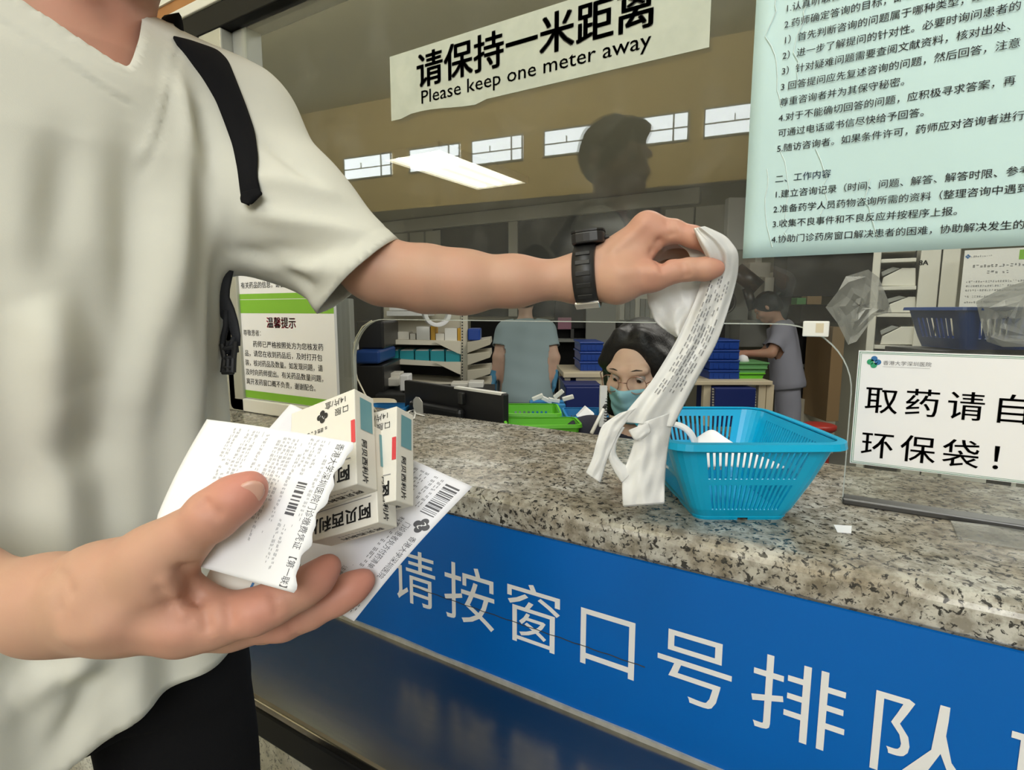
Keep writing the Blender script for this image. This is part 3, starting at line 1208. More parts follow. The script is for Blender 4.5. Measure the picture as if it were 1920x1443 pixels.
ink.build('name_line', 'ink_soft', cd)
ink = Ink(plane_at((0, 0.9405, 0), (1, 0, 0), (0, 0, 1), 0.0006))
ink.logo(0.0225, 1.1475, 0.0085, 0, 1, 2)
ink.mb.build('emblem', ['logo_blue', 'logo_green', 'sign_white'], cd)

# ------------------------------------------------------------------ green and white notice at the left end
nb_ = thing('notice_board', 'framed white notice with green bands and red heading at the left end of the glass', 'notice', (-1.29, 0.93, CT))
fo = [(-1.525, 1.42)]
for k in range(7):
    a = math.pi + math.pi / 2 * k / 6
    fo.append((-1.505 + 0.02 * math.cos(a), 0.957 + 0.02 * math.sin(a)))
fo += [(-1.075, 0.937), (-1.075, 0.974), (-1.496, 0.974), (-1.496, 1.42)]
MB().prism([(x, 0.93, z) for x, z in fo], (0, 0.018, 0)).build('frame', 'white_plastic', nb_, bevel=0.003)
MB().box((-1.490, 0.938, 0.976), (-1.083, 0.946, 1.42)).build('panel', 'paper_white', nb_)
ink = Ink(plane_at((0, 0.938, 0), (1, 0, 0), (0, 0, 1), 0.0004))
ink.rect(-1.490, 0.977, -1.083, 0.998)
ink.build('band', 'green_print', nb_)
for z0_, z1_ in ((1.212, 1.248), (1.2495, 1.264)):
    ink = Ink(plane_at((0, 0.938, 0), (1, 0, 0), (0, 0, 1), 0.0004))
    ink.rect(-1.490, z0_, -1.083, z1_)
    ink.build('band', 'green_print', nb_)
ink = Ink(plane_at((0, 0.938, 0), (1, 0, 0), (0, 0, 1), 0.0006))
ink.line('温馨提示', -1.347, 1.176, 0.0305, 1, 0.022)
ink.mb.build('heading', ['ink_black', 'ink_red'], nb_)
ink = Ink(plane_at((0, 0.938, 0), (1, 0, 0), (0, 0, 1), 0.0006))
ink.line('尊敬患者：', -1.452, 1.152, 0.0180)
for k, t in enumerate(('药师已严格按照处方为您核发药', '品，请您在收到药品后，及时打开包', '装，核对药品及数量。如发现问题，请', '及时向药师提出。有关药品数量问题，', '离开发药窗口概不负责，谢谢配合。')):
    ink.line(t, -1.412 if k == 0 else -1.452, 1.1215 - 0.0262 * k, 0.0186, 0, 0.014, width=0.285 if k == 0 else (0.32 if k < 4 else 0.29))
ink.build('lettering', 'ink_black', nb_)
ink = Ink(plane_at((0, 0.938, 0), (1, 0, 0), (0, 0, 1), 0.0006))
ink.line('有关药品的信息，请咨询药师', -1.45, 1.280, 0.0186, 0, 0.014)
ink.build('upper_line', 'ink_black', nb_)

# ------------------------------------------------------------------ the man at the counter
HF = nrm(A(FW[0], FW[1], 0))          # horizontal forward of the view
KB = 0.90
TC = CAM * A(1, 1, 0) + (RT * -0.525 + HF * 0.60) * KB        # axis of his trunk on the floor
mf = nrm(RT - HF * 0.95)              # the way his chest faces
ms_ = A(-mf[1], mf[0], 0)             # towards his left
if ms_ @ HF < 0:
    ms_ = -ms_

S_L = P(432, 232, 0.662)
E_L = P(692, 498, 0.634)
W_L = P(1096, 521, 0.628)
S_R = P(-420, 270, 0.423)
E_R = P(-640, 1010, 0.34)
W_R = P(95, 1132, 0.325)


def pc(*a):
    """chain of cones from rows (px, py, depth, radius)"""
    return chain([P(r[0], r[1], r[2]) for r in a], [r[3] for r in a])


# left hand: pinches the bag between thumb and forefinger
lh_palm = U([
    cone(W_L, P(1215, 432, 0.612), 0.0205, 0.0172),
    cone(W_L, P(1222, 440, 0.632), 0.0205, 0.0168),
    cone(W_L, P(1218, 462, 0.654), 0.0205, 0.0158),
    cone(W_L, P(1210, 490, 0.674), 0.0205, 0.0145),
    cone(W_L, P(1158, 528, 0.607), 0.0210, 0.0215),
    cone(P(1158, 528, 0.607), P(1226, 518, 0.596), 0.0215, 0.0140),
    cone(P(1165, 505, 0.612), P(1222, 460, 0.612), 0.016, 0.011),
    cone(P(1170, 500, 0.640), P(1215, 460, 0.645), 0.018, 0.014),
    ell(P(1212, 418, 0.608), (0.011, 0.010, 0.010)),
], 0.014)
lh_index = U(pc((1215, 434, 0.612, 0.0152), (1262, 433, 0.602, 0.0118), (1300, 444, 0.596, 0.0108), (1336, 462, 0.599, 0.0094), (1354, 476, 0.605, 0.0078)), 0.006)
lh_thumb = U(pc((1224, 518, 0.596, 0.0140), (1262, 509, 0.592, 0.0116), (1292, 505, 0.590, 0.0114), (1320, 504, 0.588, 0.0110), (1343, 503, 0.587, 0.0088)) + [ell(P(1326, 505, 0.587), (0.0125, 0.0105, 0.0105))], 0.006)
lh_mid = U(pc((1222, 442, 0.632, 0.0145), (1296, 446, 0.624, 0.0110), (1330, 470, 0.618, 0.0098), (1350, 497, 0.616, 0.0082)), 0.006)
lh_ring = U(pc((1218, 462, 0.654, 0.0138), (1280, 468, 0.650, 0.0105), (1312, 492, 0.642, 0.0094), (1322, 516, 0.636, 0.0080)), 0.006)
lh_pinky = U(pc((1210, 488, 0.674, 0.0125), (1256, 498, 0.672, 0.0092), (1280, 515, 0.666, 0.0084), (1286, 532, 0.660, 0.0070)), 0.006)
left_hand = U([lh_palm, U([lh_index, lh_thumb, lh_mid, lh_ring, lh_pinky], 0.0012)], 0.011)
left_arm = U([
    cone(S_L, E_L, 0.044, 0.033), *pc((692, 498, 0.634, 0.033), (722, 511, 0.633, 0.0345), (800, 523, 0.632, 0.0355), (870, 529, 0.631, 0.0335), (965, 527, 0.629, 0.0265), (1070, 523, 0.628, 0.0205), (1100, 518, 0.627, 0.0208)),
], 0.016)

# right hand: holds boxes and receipts, thumb on top, fingers spread underneath
rh_palm = U([
    cone(W_R, P(188, 1103, 0.315), 0.0195, 0.0225),
    cone(P(188, 1103, 0.315), P(300, 1045, 0.304), 0.0225, 0.0168),
    cone(W_R, P(345, 1160, 0.316), 0.0205, 0.0168),
    cone(W_R, P(340, 1164, 0.338), 0.0205, 0.0165),
    cone(W_R, P(330, 1166, 0.360), 0.0200, 0.0155),
    cone(W_R, P(315, 1168, 0.380), 0.0195, 0.0145),
    cone(P(250, 1090, 0.312), P(345, 1150, 0.318), 0.0160, 0.0120),
    cone(P(290, 1062, 0.306), P(322, 1110, 0.314), 0.0125, 0.0110),
    ell(P(215, 1140, 0.314), (0.026, 0.022, 0.021)),
], 0.016)
rh_thumb = U(pc((300, 1045, 0.304, 0.0168), (345, 1008, 0.300, 0.0136), (398, 966, 0.297, 0.0121), (432, 940, 0.297, 0.0112), (470, 913, 0.299, 0.0086)) + [
    ell(P(446, 931, 0.2975), (0.0125, 0.0125, 0.0105)), ell(P(397, 965, 0.296), (0.0125, 0.0125, 0.0122))], 0.006)
rh_index = U(pc((345, 1160, 0.316, 0.0176), (405, 1160, 0.315, 0.0140), (478, 1146, 0.317, 0.0118), (520, 1128, 0.321, 0.0106), (566, 1104, 0.327, 0.0100), (596, 1083, 0.333, 0.0092), (616, 1062, 0.338, 0.0076)), 0.007)
rh_mid = U(pc((340, 1164, 0.338, 0.0174), (430, 1174, 0.340, 0.0132), (530, 1162, 0.345, 0.0114), (580, 1144, 0.349, 0.0103), (630, 1120, 0.353, 0.0098), (660, 1102, 0.356, 0.0090), (682, 1088, 0.359, 0.0074)), 0.007)
rh_ring = U(pc((330, 1166, 0.360, 0.0160), (420, 1178, 0.366, 0.0122), (500, 1170, 0.374, 0.0108), (575, 1145, 0.388, 0.0096), (620, 1110, 0.397, 0.0076)), 0.007)
rh_pinky = U(pc((315, 1168, 0.380, 0.0148), (390, 1176, 0.392, 0.0110), (450, 1172, 0.402, 0.0096), (505, 1130, 0.412, 0.0084), (530, 1095, 0.416, 0.0068)), 0.007)
right_hand = U([rh_palm, U([rh_thumb, rh_index, rh_mid, rh_ring, rh_pinky], 0.0016)], 0.012)
right_arm = U([
    cone(S_R, E_R, 0.056, 0.042), cone(E_R, P(-380, 1050, 0.352), 0.041, 0.038), cone(P(-380, 1050, 0.352), P(-100, 1104, 0.338), 0.038, 0.0265), cone(P(-100, 1104, 0.338), W_R, 0.0265, 0.0200),
], 0.016)

# head, neck and trunk
HC = P(185, -285, 0.525)
hd_f = nrm(RT * 0.75 - HF * 0.25 + A(0, 0, -0.12))
hd_s = nrm(np.cross(A(0, 0, 1), hd_f))
hd_u = np.cross(hd_f, hd_s)


def head_field(c, f, s, u, k=1.0):
    R = np.stack([f, s, u])

    def at(a, b, e):
        return c + (f * a + s * b + u * e) * k
    parts = [ell(at(-0.012, 0, 0.022), (0.098 * k, 0.078 * k, 0.092 * k), R),
             ell(at(0.022, 0, -0.045), (0.070 * k, 0.060 * k, 0.075 * k), R),
             ell(at(0.064, 0, -0.092), (0.028 * k, 0.028 * k, 0.022 * k), R),
             cone(at(0.082, 0, 0.012), at(0.108, 0, -0.028), 0.008 * k, 0.012 * k),
             cone(at(0.098, 0.011, -0.031), at(0.098, -0.011, -0.031), 0.008 * k),
             cone(at(0.088, 0.018, -0.062), at(0.088, -0.018, -0.062), 0.008 * k),
             cone(at(0.084, 0.016, -0.070), at(0.084, -0.016, -0.070), 0.009 * k),
             cone(at(0.080, 0.046, 0.026), at(0.088, 0.018, 0.024), 0.009 * k), cone(at(0.080, -0.046, 0.026), at(0.088, -0.018, 0.024), 0.009 * k),
             ell(at(0.062, 0.045, -0.028), (0.024 * k, 0.022 * k, 0.022 * k), R), ell(at(0.062, -0.045, -0.028), (0.024 * k, 0.022 * k, 0.022 * k), R)]
    ears = [ell(at(-0.012, b, -0.008), (0.016 * k, 0.008 * k, 0.030 * k), R) for b in (0.080, -0.080)]
    eyes = [ell(at(0.094, b, 0.004), (0.012 * k, 0.0140 * k, 0.0044 * k), R) for b in (0.031, -0.031)]
    return U([U(parts, 0.022 * k, sub=eyes)] + ears, 0.008 * k), at, R


man_head, man_at, man_R = head_field(HC, hd_f, hd_s, hd_u, 1.03)
NK = P(150, 95, 0.562)
TZ = NK[2]
trunk_rows = [(1.545, .060, .055, 0.0), (1.52, .095, .068, 0.0), (1.49, .150, .085, 0.0), (1.44, .175, .098, 0.005), (1.36, .178, .108, 0.012), (1.25, .165, .108, 0.012), (1.12, .150, .105, 0.010), (1.0, .160, .110, 0.0), (0.90, .172, .112, -0.005), (0.84, .16, .10, 0)]
def sc(rows):
    return [(EYE + (z - EYE) * KB, a * KB, b * KB, c * KB) for z, a, b, c in rows]


man_trunk = trunk(sc(trunk_rows), TC, mf, ms_)
hipL, hipR = TC + ms_ * 0.09 + A(0, 0, 0.90), TC - ms_ * 0.09 + A(0, 0, 0.90)
kneeL, kneeR = hipL + mf * 0.03 + ms_ * 0.02 + A(0, 0, -0.43), hipR + mf * 0.01 - ms_ * 0.03 + A(0, 0, -0.43)
ankL, ankR = kneeL - mf * 0.03 + A(0, 0, -0.39), kneeR - mf * 0.04 + A(0, 0, -0.39)
legs = [cone(hipL, kneeL, .082, .054), cone(kneeL, ankL, .052, .036), cone(hipR, kneeR, .082, .054), cone(kneeR, ankR, .052, .036)]
neck = U([cone(NK + A(0, 0, -0.05), NK + (HC - NK) * 0.62 + A(0, 0, -0.01), 0.046, 0.045)], 0.01)
sterno = [cone(NK + mf * 0.052 + ms_ * 0.012 + A(0, 0, -0.055), man_at(0.0, 0.055, -0.05), 0.012, 0.010), cone(NK + mf * 0.052 - ms_ * 0.012 + A(0, 0, -0.055), man_at(0.0, -0.055, -0.05), 0.012, 0.010)]
man_field = U([U([man_trunk, U([left_arm], 0.03), U([right_arm], 0.03), neck, U(legs, 0.03), U(sterno, 0.01)], 0.035), man_head, left_hand, right_hand], 0.014)
VOX = 0.0021
MV, MF_ = surface(man_field, VOX)
MV = relax(MV, MF_, 1, 0.35)
tree_s = BVHTree.FromPolygons([Vector(v) for v in MV], [tuple(map(int, f)) for f in MF_])
sk_n = normals(MV, MF_)


def fold(pts, width, amp):
    """groove (amp < 0) or tendon (amp > 0) along picture points laid on the skin"""
    hit = [tree_s.ray_cast(Vector(CAM), Vector(nrm(ray(*p))))[0] for p in pts]
    hit = [A(*h) for h in hit if h is not None]
    d = np.full(len(MV), 1.0)
    for a, b in zip(hit[:-1], hit[1:]):
        ab = b - a
        t = np.clip(((MV - a) @ ab) / max(ab @ ab, 1e-9), 0, 1)
        d = np.minimum(d, np.linalg.norm(MV - a - t[:, None] * ab, axis=1))
    return amp * np.exp(-(d / width) ** 2)


sd_ = np.zeros(len(MV))
for pts, wd, am in [
        ([(384, 938), (398, 952), (412, 960)], .0022, -.0007), ([(376, 948), (392, 962), (408, 972)], .0022, -.0006), ([(372, 930), (388, 944)], .002, -.0005),
        ([(352, 1068), (362, 1092), (372, 1122)], .0042, -.0019), ([(372, 1122), (384, 1150), (388, 1175)], .0032, -.0012), ([(335, 1065), (345, 1095), (352, 1125)], .0035, -.0012),
        ([(300, 1105), (318, 1130)], .003, -.0008), ([(310, 1085), (335, 1120), (345, 1150)], .003, .0008),
        ([(430, 1128), (436, 1160)], .0022, -.0006), ([(425, 1145), (432, 1170)], .0022, -.0004), ([(512, 1112), (520, 1145)], .0024, -.0006), ([(556, 1192), (540, 1165)], .0024, -.0006),
        ([(100, 1062), (118, 1080), (130, 1110)], .004, -.0011), ([(85, 1072), (102, 1098), (110, 1140)], .004, -.0009), ([(195, 1170), (270, 1125), (330, 1105)], .008, .0012), ([(130, 1195), (230, 1185), (330, 1195)], .007, .0010),
        ([(1236, 452), (1244, 470), (1240, 490)], .0045, -.0022), ([(1222, 470), (1234, 490), (1240, 505)], .004, -.0012), ([(1250, 415), (1256, 440)], .003, -.0010), ([(1262, 418), (1266, 438)], .003, -.0007),
        ([(1285, 496), (1290, 515)], .0026, -.0006), ([(1278, 496), (1282, 518)], .0026, -.0005), ([(1150, 470), (1180, 445), (1205, 420)], .006, .0014), ([(1165, 510), (1200, 505), (1230, 508)], .007, .0012)]:
    sd_ += fold(pts, wd, am * 1.8)
MV = MV + sk_n * sd_[:, None]
man = obj('person', MV, MF_, 'skin', None, smooth=True)
tag(man, 'person in a pale T-shirt reaching over the counter, papers in the other hand', 'person')
tips = [P(470, 913, 0.296), P(616, 1062, 0.335), P(682, 1088, 0.356), P(1343, 503, 0.595), P(1366, 482, 0.604)]
spots = [(t, 0.024, 0.75) for t in tips] + [(P(480, 1140, 0.310), 0.022, 0.5), (P(350, 1160, 0.305), 0.03, 0.3), (P(535, 1165, 0.338), 0.02, 0.5), (P(400, 962, 0.288), 0.018, 0.35),
         (P(1215, 425, 0.61), 0.022, 0.45), (P(1300, 440, 0.60), 0.02, 0.5), (P(1235, 518, 0.60), 0.03, 0.4), (P(640, 1110, 0.345), 0.03, 0.5)]
spots += [(NK + mf * 0.06, 0.08, 0.35)]
set_flush(man, MV, spots)
th_d = nrm(P(470, 913, 0.299) - P(432, 940, 0.297))
th_n = nrm(RT * 0.45 - UP * 0.10 - FW * 0.75)
th_n = nrm(th_n - th_d * (th_n @ th_d))
nv, nq = surface(U([ell(P(463, 918, 0.2985) + th_n * 0.0078 + th_d * 0.0020, (0.0082, 0.0066, 0.0020), np.stack([th_d, np.cross(th_n, th_d), th_n]))], 0.001), 0.0008)
obj('thumbnail', nv, nq, 'nail', man, smooth=True)
tv_n = nrm(UP * 0.75 + RT * 0.3 - FW * 0.25)

# features of the face and hair (his head stands above the frame and is mirrored in the glass)
for b in (0.031, -0.031):
    e = MB()
    c = man_at(0.0755, b, 0.004)
    e.lathe(c - man_R[0] * 0.012, man_R[0], [(0.0, 0.004), (0.003, 0.009), (0.008, 0.012), (0.012, 0.0125), (0.018, 0.010), (0.0225, 0.0055), (0.024, 0.002)], 16)
    eo = e.build('eye', 'eye_white_shaded', man, smooth=True)
    i_ = MB()
    i_.lathe(c + man_R[0] * 0.0112, man_R[0], [(0, 0.0052), (0.0008, 0.005), (0.0012, 0.002)], 14)
    i_.build('iris', 'eye_dark', eo, smooth=True)
hair_cut = ell(man_at(0.085, 0, -0.035), (0.062, 0.090, 0.075), man_R)
hair_low = ell(man_at(0.02, 0, -0.115), (0.13, 0.12, 0.075), man_R)
hf = U([ell(man_at(-0.016, 0, 0.026), (0.107, 0.087, 0.101), man_R), ell(man_at(0.055, 0.01, 0.085), (0.045, 0.06, 0.026), man_R)], 0.02, sub=[hair_cut, hair_low])
hv, hq = surface(hf, 0.005)
hv = hv + normals(hv, hq) * (wave(hv, 5, 160)[:, None] * 0.0022)
obj('hair', hv, hq, 'hair_black', man, smooth=True)

# trousers
tr = U([U([cone(hipL + A(0, 0, .03), kneeL, .090, .072), cone(kneeL, ankL + A(0, 0, .02), .070, .062)], .03), U([cone(hipR + A(0, 0, .03), kneeR, .090, .072), cone(kneeR, ankR + A(0, 0, .02), .070, .062)], .03),
        trunk([(0.80, .155, .105, -.005), (0.90, .160, .108, -.005), (0.97, .150, .105, 0)], TC, mf, ms_)], 0.03)
tv, tq = surface(tr, 0.007)
tv = tv + normals(tv, tq) * (wave(tv, 21, 30)[:, None] * 0.003)
tv, tq = trim(tv, tq, lambda p: np.maximum(p[:, 2] - 0.955, 0.05 - p[:, 2]))
obj('trousers', tv, tq, 'black_cloth', man, smooth=True)
for a, k in ((ankL, kneeL), (ankR, kneeR)):
    sh = U([ell(a * A(1, 1, 0) + mf * 0.06 + A(0, 0, 0.042), (0.135, 0.047, 0.040), np.stack([mf, ms_, A(0, 0, 1)])), cone(a * A(1, 1, 0) + A(0, 0, 0.05), a * A(1, 1, 0) + A(0, 0, 0.085), 0.044, 0.042)], 0.02)
    sv, sq = surface(sh, 0.006)
    sv[:, 2] = np.maximum(sv[:, 2], 0.0)
    obj('shoe', sv, sq, 'black_rubber', man, smooth=True)

# ---- T-shirt: trunk and sleeves, trimmed at neck, sleeve ends and hem
SA, SB = P(747, 452, 0.640), P(608, 580, 0.628)
SL_END = (SA + SB) / 2
sl_n = nrm(np.cross(SA - SB, ray(678, 515)))
if sl_n @ (E_L - S_L) < 0:
    sl_n = -sl_n
sl_n = nrm(sl_n - 0.16 * nrm(ray(678, 515)))
shirt_rows = [(1.555, .060, .058, 0), (1.53, .100, .074, 0.0), (1.50, .160, .094, 0.0), (1.45, .190, .112, 0.004), (1.38, .196, .126, 0.010), (1.28, .192, .134, 0.014), (1.15, .188, .136, 0.016), (1.02, .190, .138, 0.016), (0.90, .194, .140, 0.016), (0.76, .198, .143, 0.016), (0.70, .198, .143, 0.016)]
shirt_body = trunk(sc(shirt_rows), TC, mf, ms_)
sleeveL = U([cone(P(448, 268, 0.655), P(548, 408, 0.643), 0.070, 0.0685), cone(P(548, 408, 0.643), P(730, 555, 0.628), 0.0685, 0.0535)], 0.03)
sleeveR = U([cone(S_R, S_R + (E_R - S_R) * 0.75, 0.070, 0.062)], 0.03)
shoulder = U([cone(P(290, 112, 0.59), P(440, 215, 0.655), 0.040, 0.056), cone(TC + A(0, 0, 1.47) - ms_ * 0.08, S_R, 0.045, 0.060)], 0.03)
shirt_field = U([shirt_body, sleeveL, sleeveR, shoulder], 0.05)
shv, shq = surface(shirt_field, 0.0045)
shv = relax(shv, shq, 2, 0.5)
q = shv - TC
xs_, ys_, zs_ = q @ ms_, q @ mf, shv[:, 2]
ang_ = np.arctan2(xs_, ys_)
nn = normals(shv, shq)
# drapes: long soft vertical folds below the chest, slanting pulls from the armpit, creases in the sleeve
disp = np.zeros(len(shv))
low = np.clip((1.38 - zs_) / 0.2, 0, 1)
front = np.exp(-((ang_ - 0.4) / 1.3) ** 2)
disp += low * front * 0.0065 * np.sin(ang_ * 9.0 + 1.2 * np.sin(zs_ * 7.0) + 0.6)
disp += low * front * 0.0042 * np.sin(ang_ * 17.0 - zs_ * 9.0 + 2.0 * np.sin(zs_ * 5))
disp += 0.0030 * wave(shv, 31, 22) * np.clip((1.5 - zs_) / 0.2, 0, 1)


tree0 = BVHTree.FromPolygons([Vector(v) for v in shv], [tuple(map(int, f)) for f in shq])


def on_shirt(px, py, tree=tree0):
    h = tree.ray_cast(Vector(CAM), Vector(nrm(ray(px, py))))
    return (None, None) if h[0] is None else (A(*h[0]), A(*h[1]))


def crease(a, b, width, amp):
    a, b = on_shirt(*a)[0], on_shirt(*b)[0]
    if a is None or b is None:
        return 0.0
    ab = b - a
    t = np.clip(((shv - a) @ ab) / (ab @ ab), 0, 1)
    d = np.linalg.norm(shv - a - t[:, None] * ab, axis=1)
    prof = np.exp(-(d / width) ** 2)
    return amp * prof * np.sin(np.pi * np.clip(t * 0.9 + 0.05, 0, 1)) ** 0.7


for a_, b_, wd, am in [
        ((480, 330), (640, 372), .010, .005), ((470, 400), (690, 440), .009, .006), ((480, 470), (700, 470), .011, -.006),
        ((500, 500), (690, 510), .009, .006), ((440, 470), (590, 540), .010, -.006), ((560, 530), (660, 545), .008, -.005), ((490, 260), (590, 340), .009, -.005),
        ((330, 130), (350, 280), .010, .006), ((370, 190), (400, 330), .009, -.005), ((345, 260), (310, 600), .014, .007), ((250, 230), (235, 700), .018, -.007),
        ((130, 250), (60, 620), .016, -.007), ((300, 400), (270, 780), .016, .007), ((410, 380), (375, 760), .012, .006), ((20, 1265), (200, 1295), .014, -.010),
        ((30, 1330), (180, 1230), .014, .010), ((170, 1290), (110, 1420), .012, -.010), ((10, 1290), (110, 1270), .012, .008), ((60, 560), (160, 720), .02, .007), ((100, 880), (200, 800), .022, -.008)]:
    disp += crease(a_, b_, wd, am * 1.5)
h0, h1, h2 = on_shirt(232, 124)[0], on_shirt(120, 45)[0], on_shirt(274, 62)[0]
vs0, vz = (h0 - TC) @ ms_, h0[2]
kR = (h1[2] - vz) / abs((h1 - TC) @ ms_ - vs0)
kL = 1.8 * (h2[2] - vz) / abs((h2 - TC) @ ms_ - vs0)
print('neckline', vs0, vz, kR, kL, (h1 - TC) @ ms_, (h2 - TC) @ ms_)


def neck_cut(p):
    r = p - TC
    s, f = r @ ms_, r @ mf
    e = s - vs0
    zf = vz + np.where(e > 0, kL, kR) * (np.sqrt(e * e + 0.0001) - 0.01)
    zb = EYE + (1.535 - EYE) * KB + 0.25 * np.abs(s)
    gr = np.where(f > 0.0, np.where(e > 0, kL, kR), 0.3)
    zc = np.where(f > 0.03, zf, np.where(f < -0.02, zb, zb + (zf - zb) * (f + 0.02) / 0.05))
    return (p[:, 2] - zc) / np.sqrt(1 + gr * gr)


nc = neck_cut(shv)
disp += 0.0016 * np.exp(-((nc + 0.026) / 0.0022) ** 2) - 0.0012 * np.exp(-((nc + 0.030) / 0.002) ** 2)
sd = (shv - SL_END) @ sl_n
near_sl = np.linalg.norm(shv - SL_END, axis=1) < 0.16
disp += np.where(near_sl, -0.0012 * np.exp(-((sd + 0.020) / 0.0022) ** 2), 0)
disp *= np.where(near_sl, np.clip(-sd / 0.035, 0.12, 1), 1)
shv = shv + nn * disp[:, None]
# the sleeve hangs open below the elbow
pull = P(608, 584, 0.615) - P(618, 560, 0.612)
dd = np.linalg.norm(shv - P(618, 560, 0.612), axis=1)
shv = shv + pull * np.exp(-(dd / 0.022) ** 2)[:, None]


def hem_z(p):
    r = p - TC
    return 0.835 - 0.035 * np.clip(-(r @ ms_) / 0.15, -1, 1) + 0.006 * np.sin(np.arctan2(r @ ms_, r @ mf) * 5)


def sleeve_cut(p):
    d = (p - SL_END) @ sl_n
    return np.where(np.linalg.norm(p - SL_END, axis=1) < 0.15, d, -1.0)


axr = nrm(E_R - S_R)
endr = S_R + (E_R - S_R) * 0.62
shv, shq = trim(shv, shq, lambda p: hem_z(p) - p[:, 2])
shv, shq = trim(shv, shq, sleeve_cut)
shv, shq = trim(shv, shq, lambda p: np.where((np.linalg.norm(p - endr, axis=1) < 0.12) & ((p - TC) @ ms_ < -0.17), (p - endr) @ axr, -1.0))
shv, shq = trim(shv, shq, neck_cut)
shirt = obj('t_shirt', shv, shq, 'shirt_cotton', man, smooth=True)
md = shirt.modifiers.new('solidify', 'SOLIDIFY')
md.thickness, md.offset = 0.0022, -1
shirt['label'] = 'pale grey cotton T-shirt'

# ------------------------------------------------------------------ backpack worn by the man
shirt_tree = BVHTree.FromPolygons([Vector(v) for v in shv], [tuple(map(int, f)) for f in shq])


def cast(px, py, lift, last=None):
    """point a little off the shirt in the direction (px, py); past its outline it keeps the last depth"""
    h = shirt_tree.ray_cast(Vector(CAM), Vector(nrm(ray(px, py))))
    if h[0] is None:
        return P(px, py, last) if last else None
    p = A(*h[0])
    n = A(*h[1])
    if n @ ray(px, py) > 0:
        n = -n
    return p + n * lift


def depth(p):
    return float((p - CAM) @ FW)


pack = thing('backpack', 'black backpack worn by the man with its padded strap over his left shoulder', 'backpack', TC - mf * 0.22 + A(0, 0, 1.05))
L_ = [(322, 66), (352, 105), (378, 140), (402, 182), (420, 228), (436, 272), (445, 318), (449, 352), (452, 372)]
R_ = [(356, 74), (408, 92), (428, 112), (444, 152), (462, 198), (478, 245), (484, 290), (482, 330), (490, 362)]


def band(left, right, lift, parent, name, m, solid, sub=1):
    rows, dl, dr = [], 0.6, 0.62
    n = len(left) * 3
    tl = np.linspace(0, len(left) - 1, n)
    lx, ly = np.interp(tl, range(len(left)), [p[0] for p in left]), np.interp(tl, range(len(left)), [p[1] for p in left])
    rx, ry = np.interp(tl, range(len(left)), [p[0] for p in right]), np.interp(tl, range(len(left)), [p[1] for p in right])
    D = np.zeros((n, 5))
    for i in range(n):
        for j in range(5):
            t = j / 4
            x, y = lx[i] * (1 - t) + rx[i] * t, ly[i] * (1 - t) + ry[i] * t
            h = shirt_tree.ray_cast(Vector(CAM), Vector(nrm(ray(x, y))))
            D[i, j] = depth(A(*h[0])) if h[0] is not None else np.nan
    for i in range(n):
        ok = ~np.isnan(D[i])
        D[i] = np.interp(range(5), np.where(ok)[0], D[i][ok]) + (~ok) * 0.004 if ok.any() else 0.62
    for _ in range(3):
        D[1:-1] = (D[:-2] + 2 * D[1:-1] + D[2:]) / 4
    mb = MB()
    vs = []
    for i in range(n):
        for j in range(5):
            t = j / 4
            x, y = lx[i] * (1 - t) + rx[i] * t, ly[i] * (1 - t) + ry[i] * t
            vs.append(P(x, y, D[i, j] - lift - 0.003 * math.sin(math.pi * t)))
    mb.add(vs, [(i * 5 + j, i * 5 + j + 1, i * 5 + j + 6, i * 5 + j + 5) for i in range(n - 1) for j in range(4)])
    return mb.build(name, m, parent, smooth=True, solid=solid, offset=1, subsurf=sub), vs


st, stv = band(L_, R_, 0.004, pack, 'strap', 'black_cloth', 0.007)
st2, _ = band([(452, 360), (450, 372), (452, 380)], [(484, 352), (493, 363), (472, 384)], 0.010, pack, 'strap_end', 'black_cloth', 0.006)
# strap over the shoulder to the pack on his back
SB_ = P(336, 72, 0.585)
top_ = TC - mf * 0.10 + ms_ * 0.07 + A(0, 0, 1.46)
mb = MB()
mb.tube([SB_ + A(0, 0, 0.002), SB_ - mf * 0.04 + A(0, 0, 0.012), SB_ - mf * 0.09 + A(0, 0, 0.0), TC - mf * 0.155 + ms_ * 0.08 + A(0, 0, 1.40)], [0.022, 0.024, 0.024, 0.022], 12, flat=0.22, upv=nrm(ms_ + A(0, 0, 0.01)))
mb.build('shoulder_pad', 'black_cloth', pack, smooth=True)
bb = U([ell(TC - mf * 0.24 + A(0, 0, 1.20), (0.085, 0.145, 0.235), np.stack([mf, ms_, A(0, 0, 1)]))], 0.01)
bv, bq = surface(bb, 0.012)
obj('bag_body', bv, bq, 'black_cloth', pack, smooth=True)
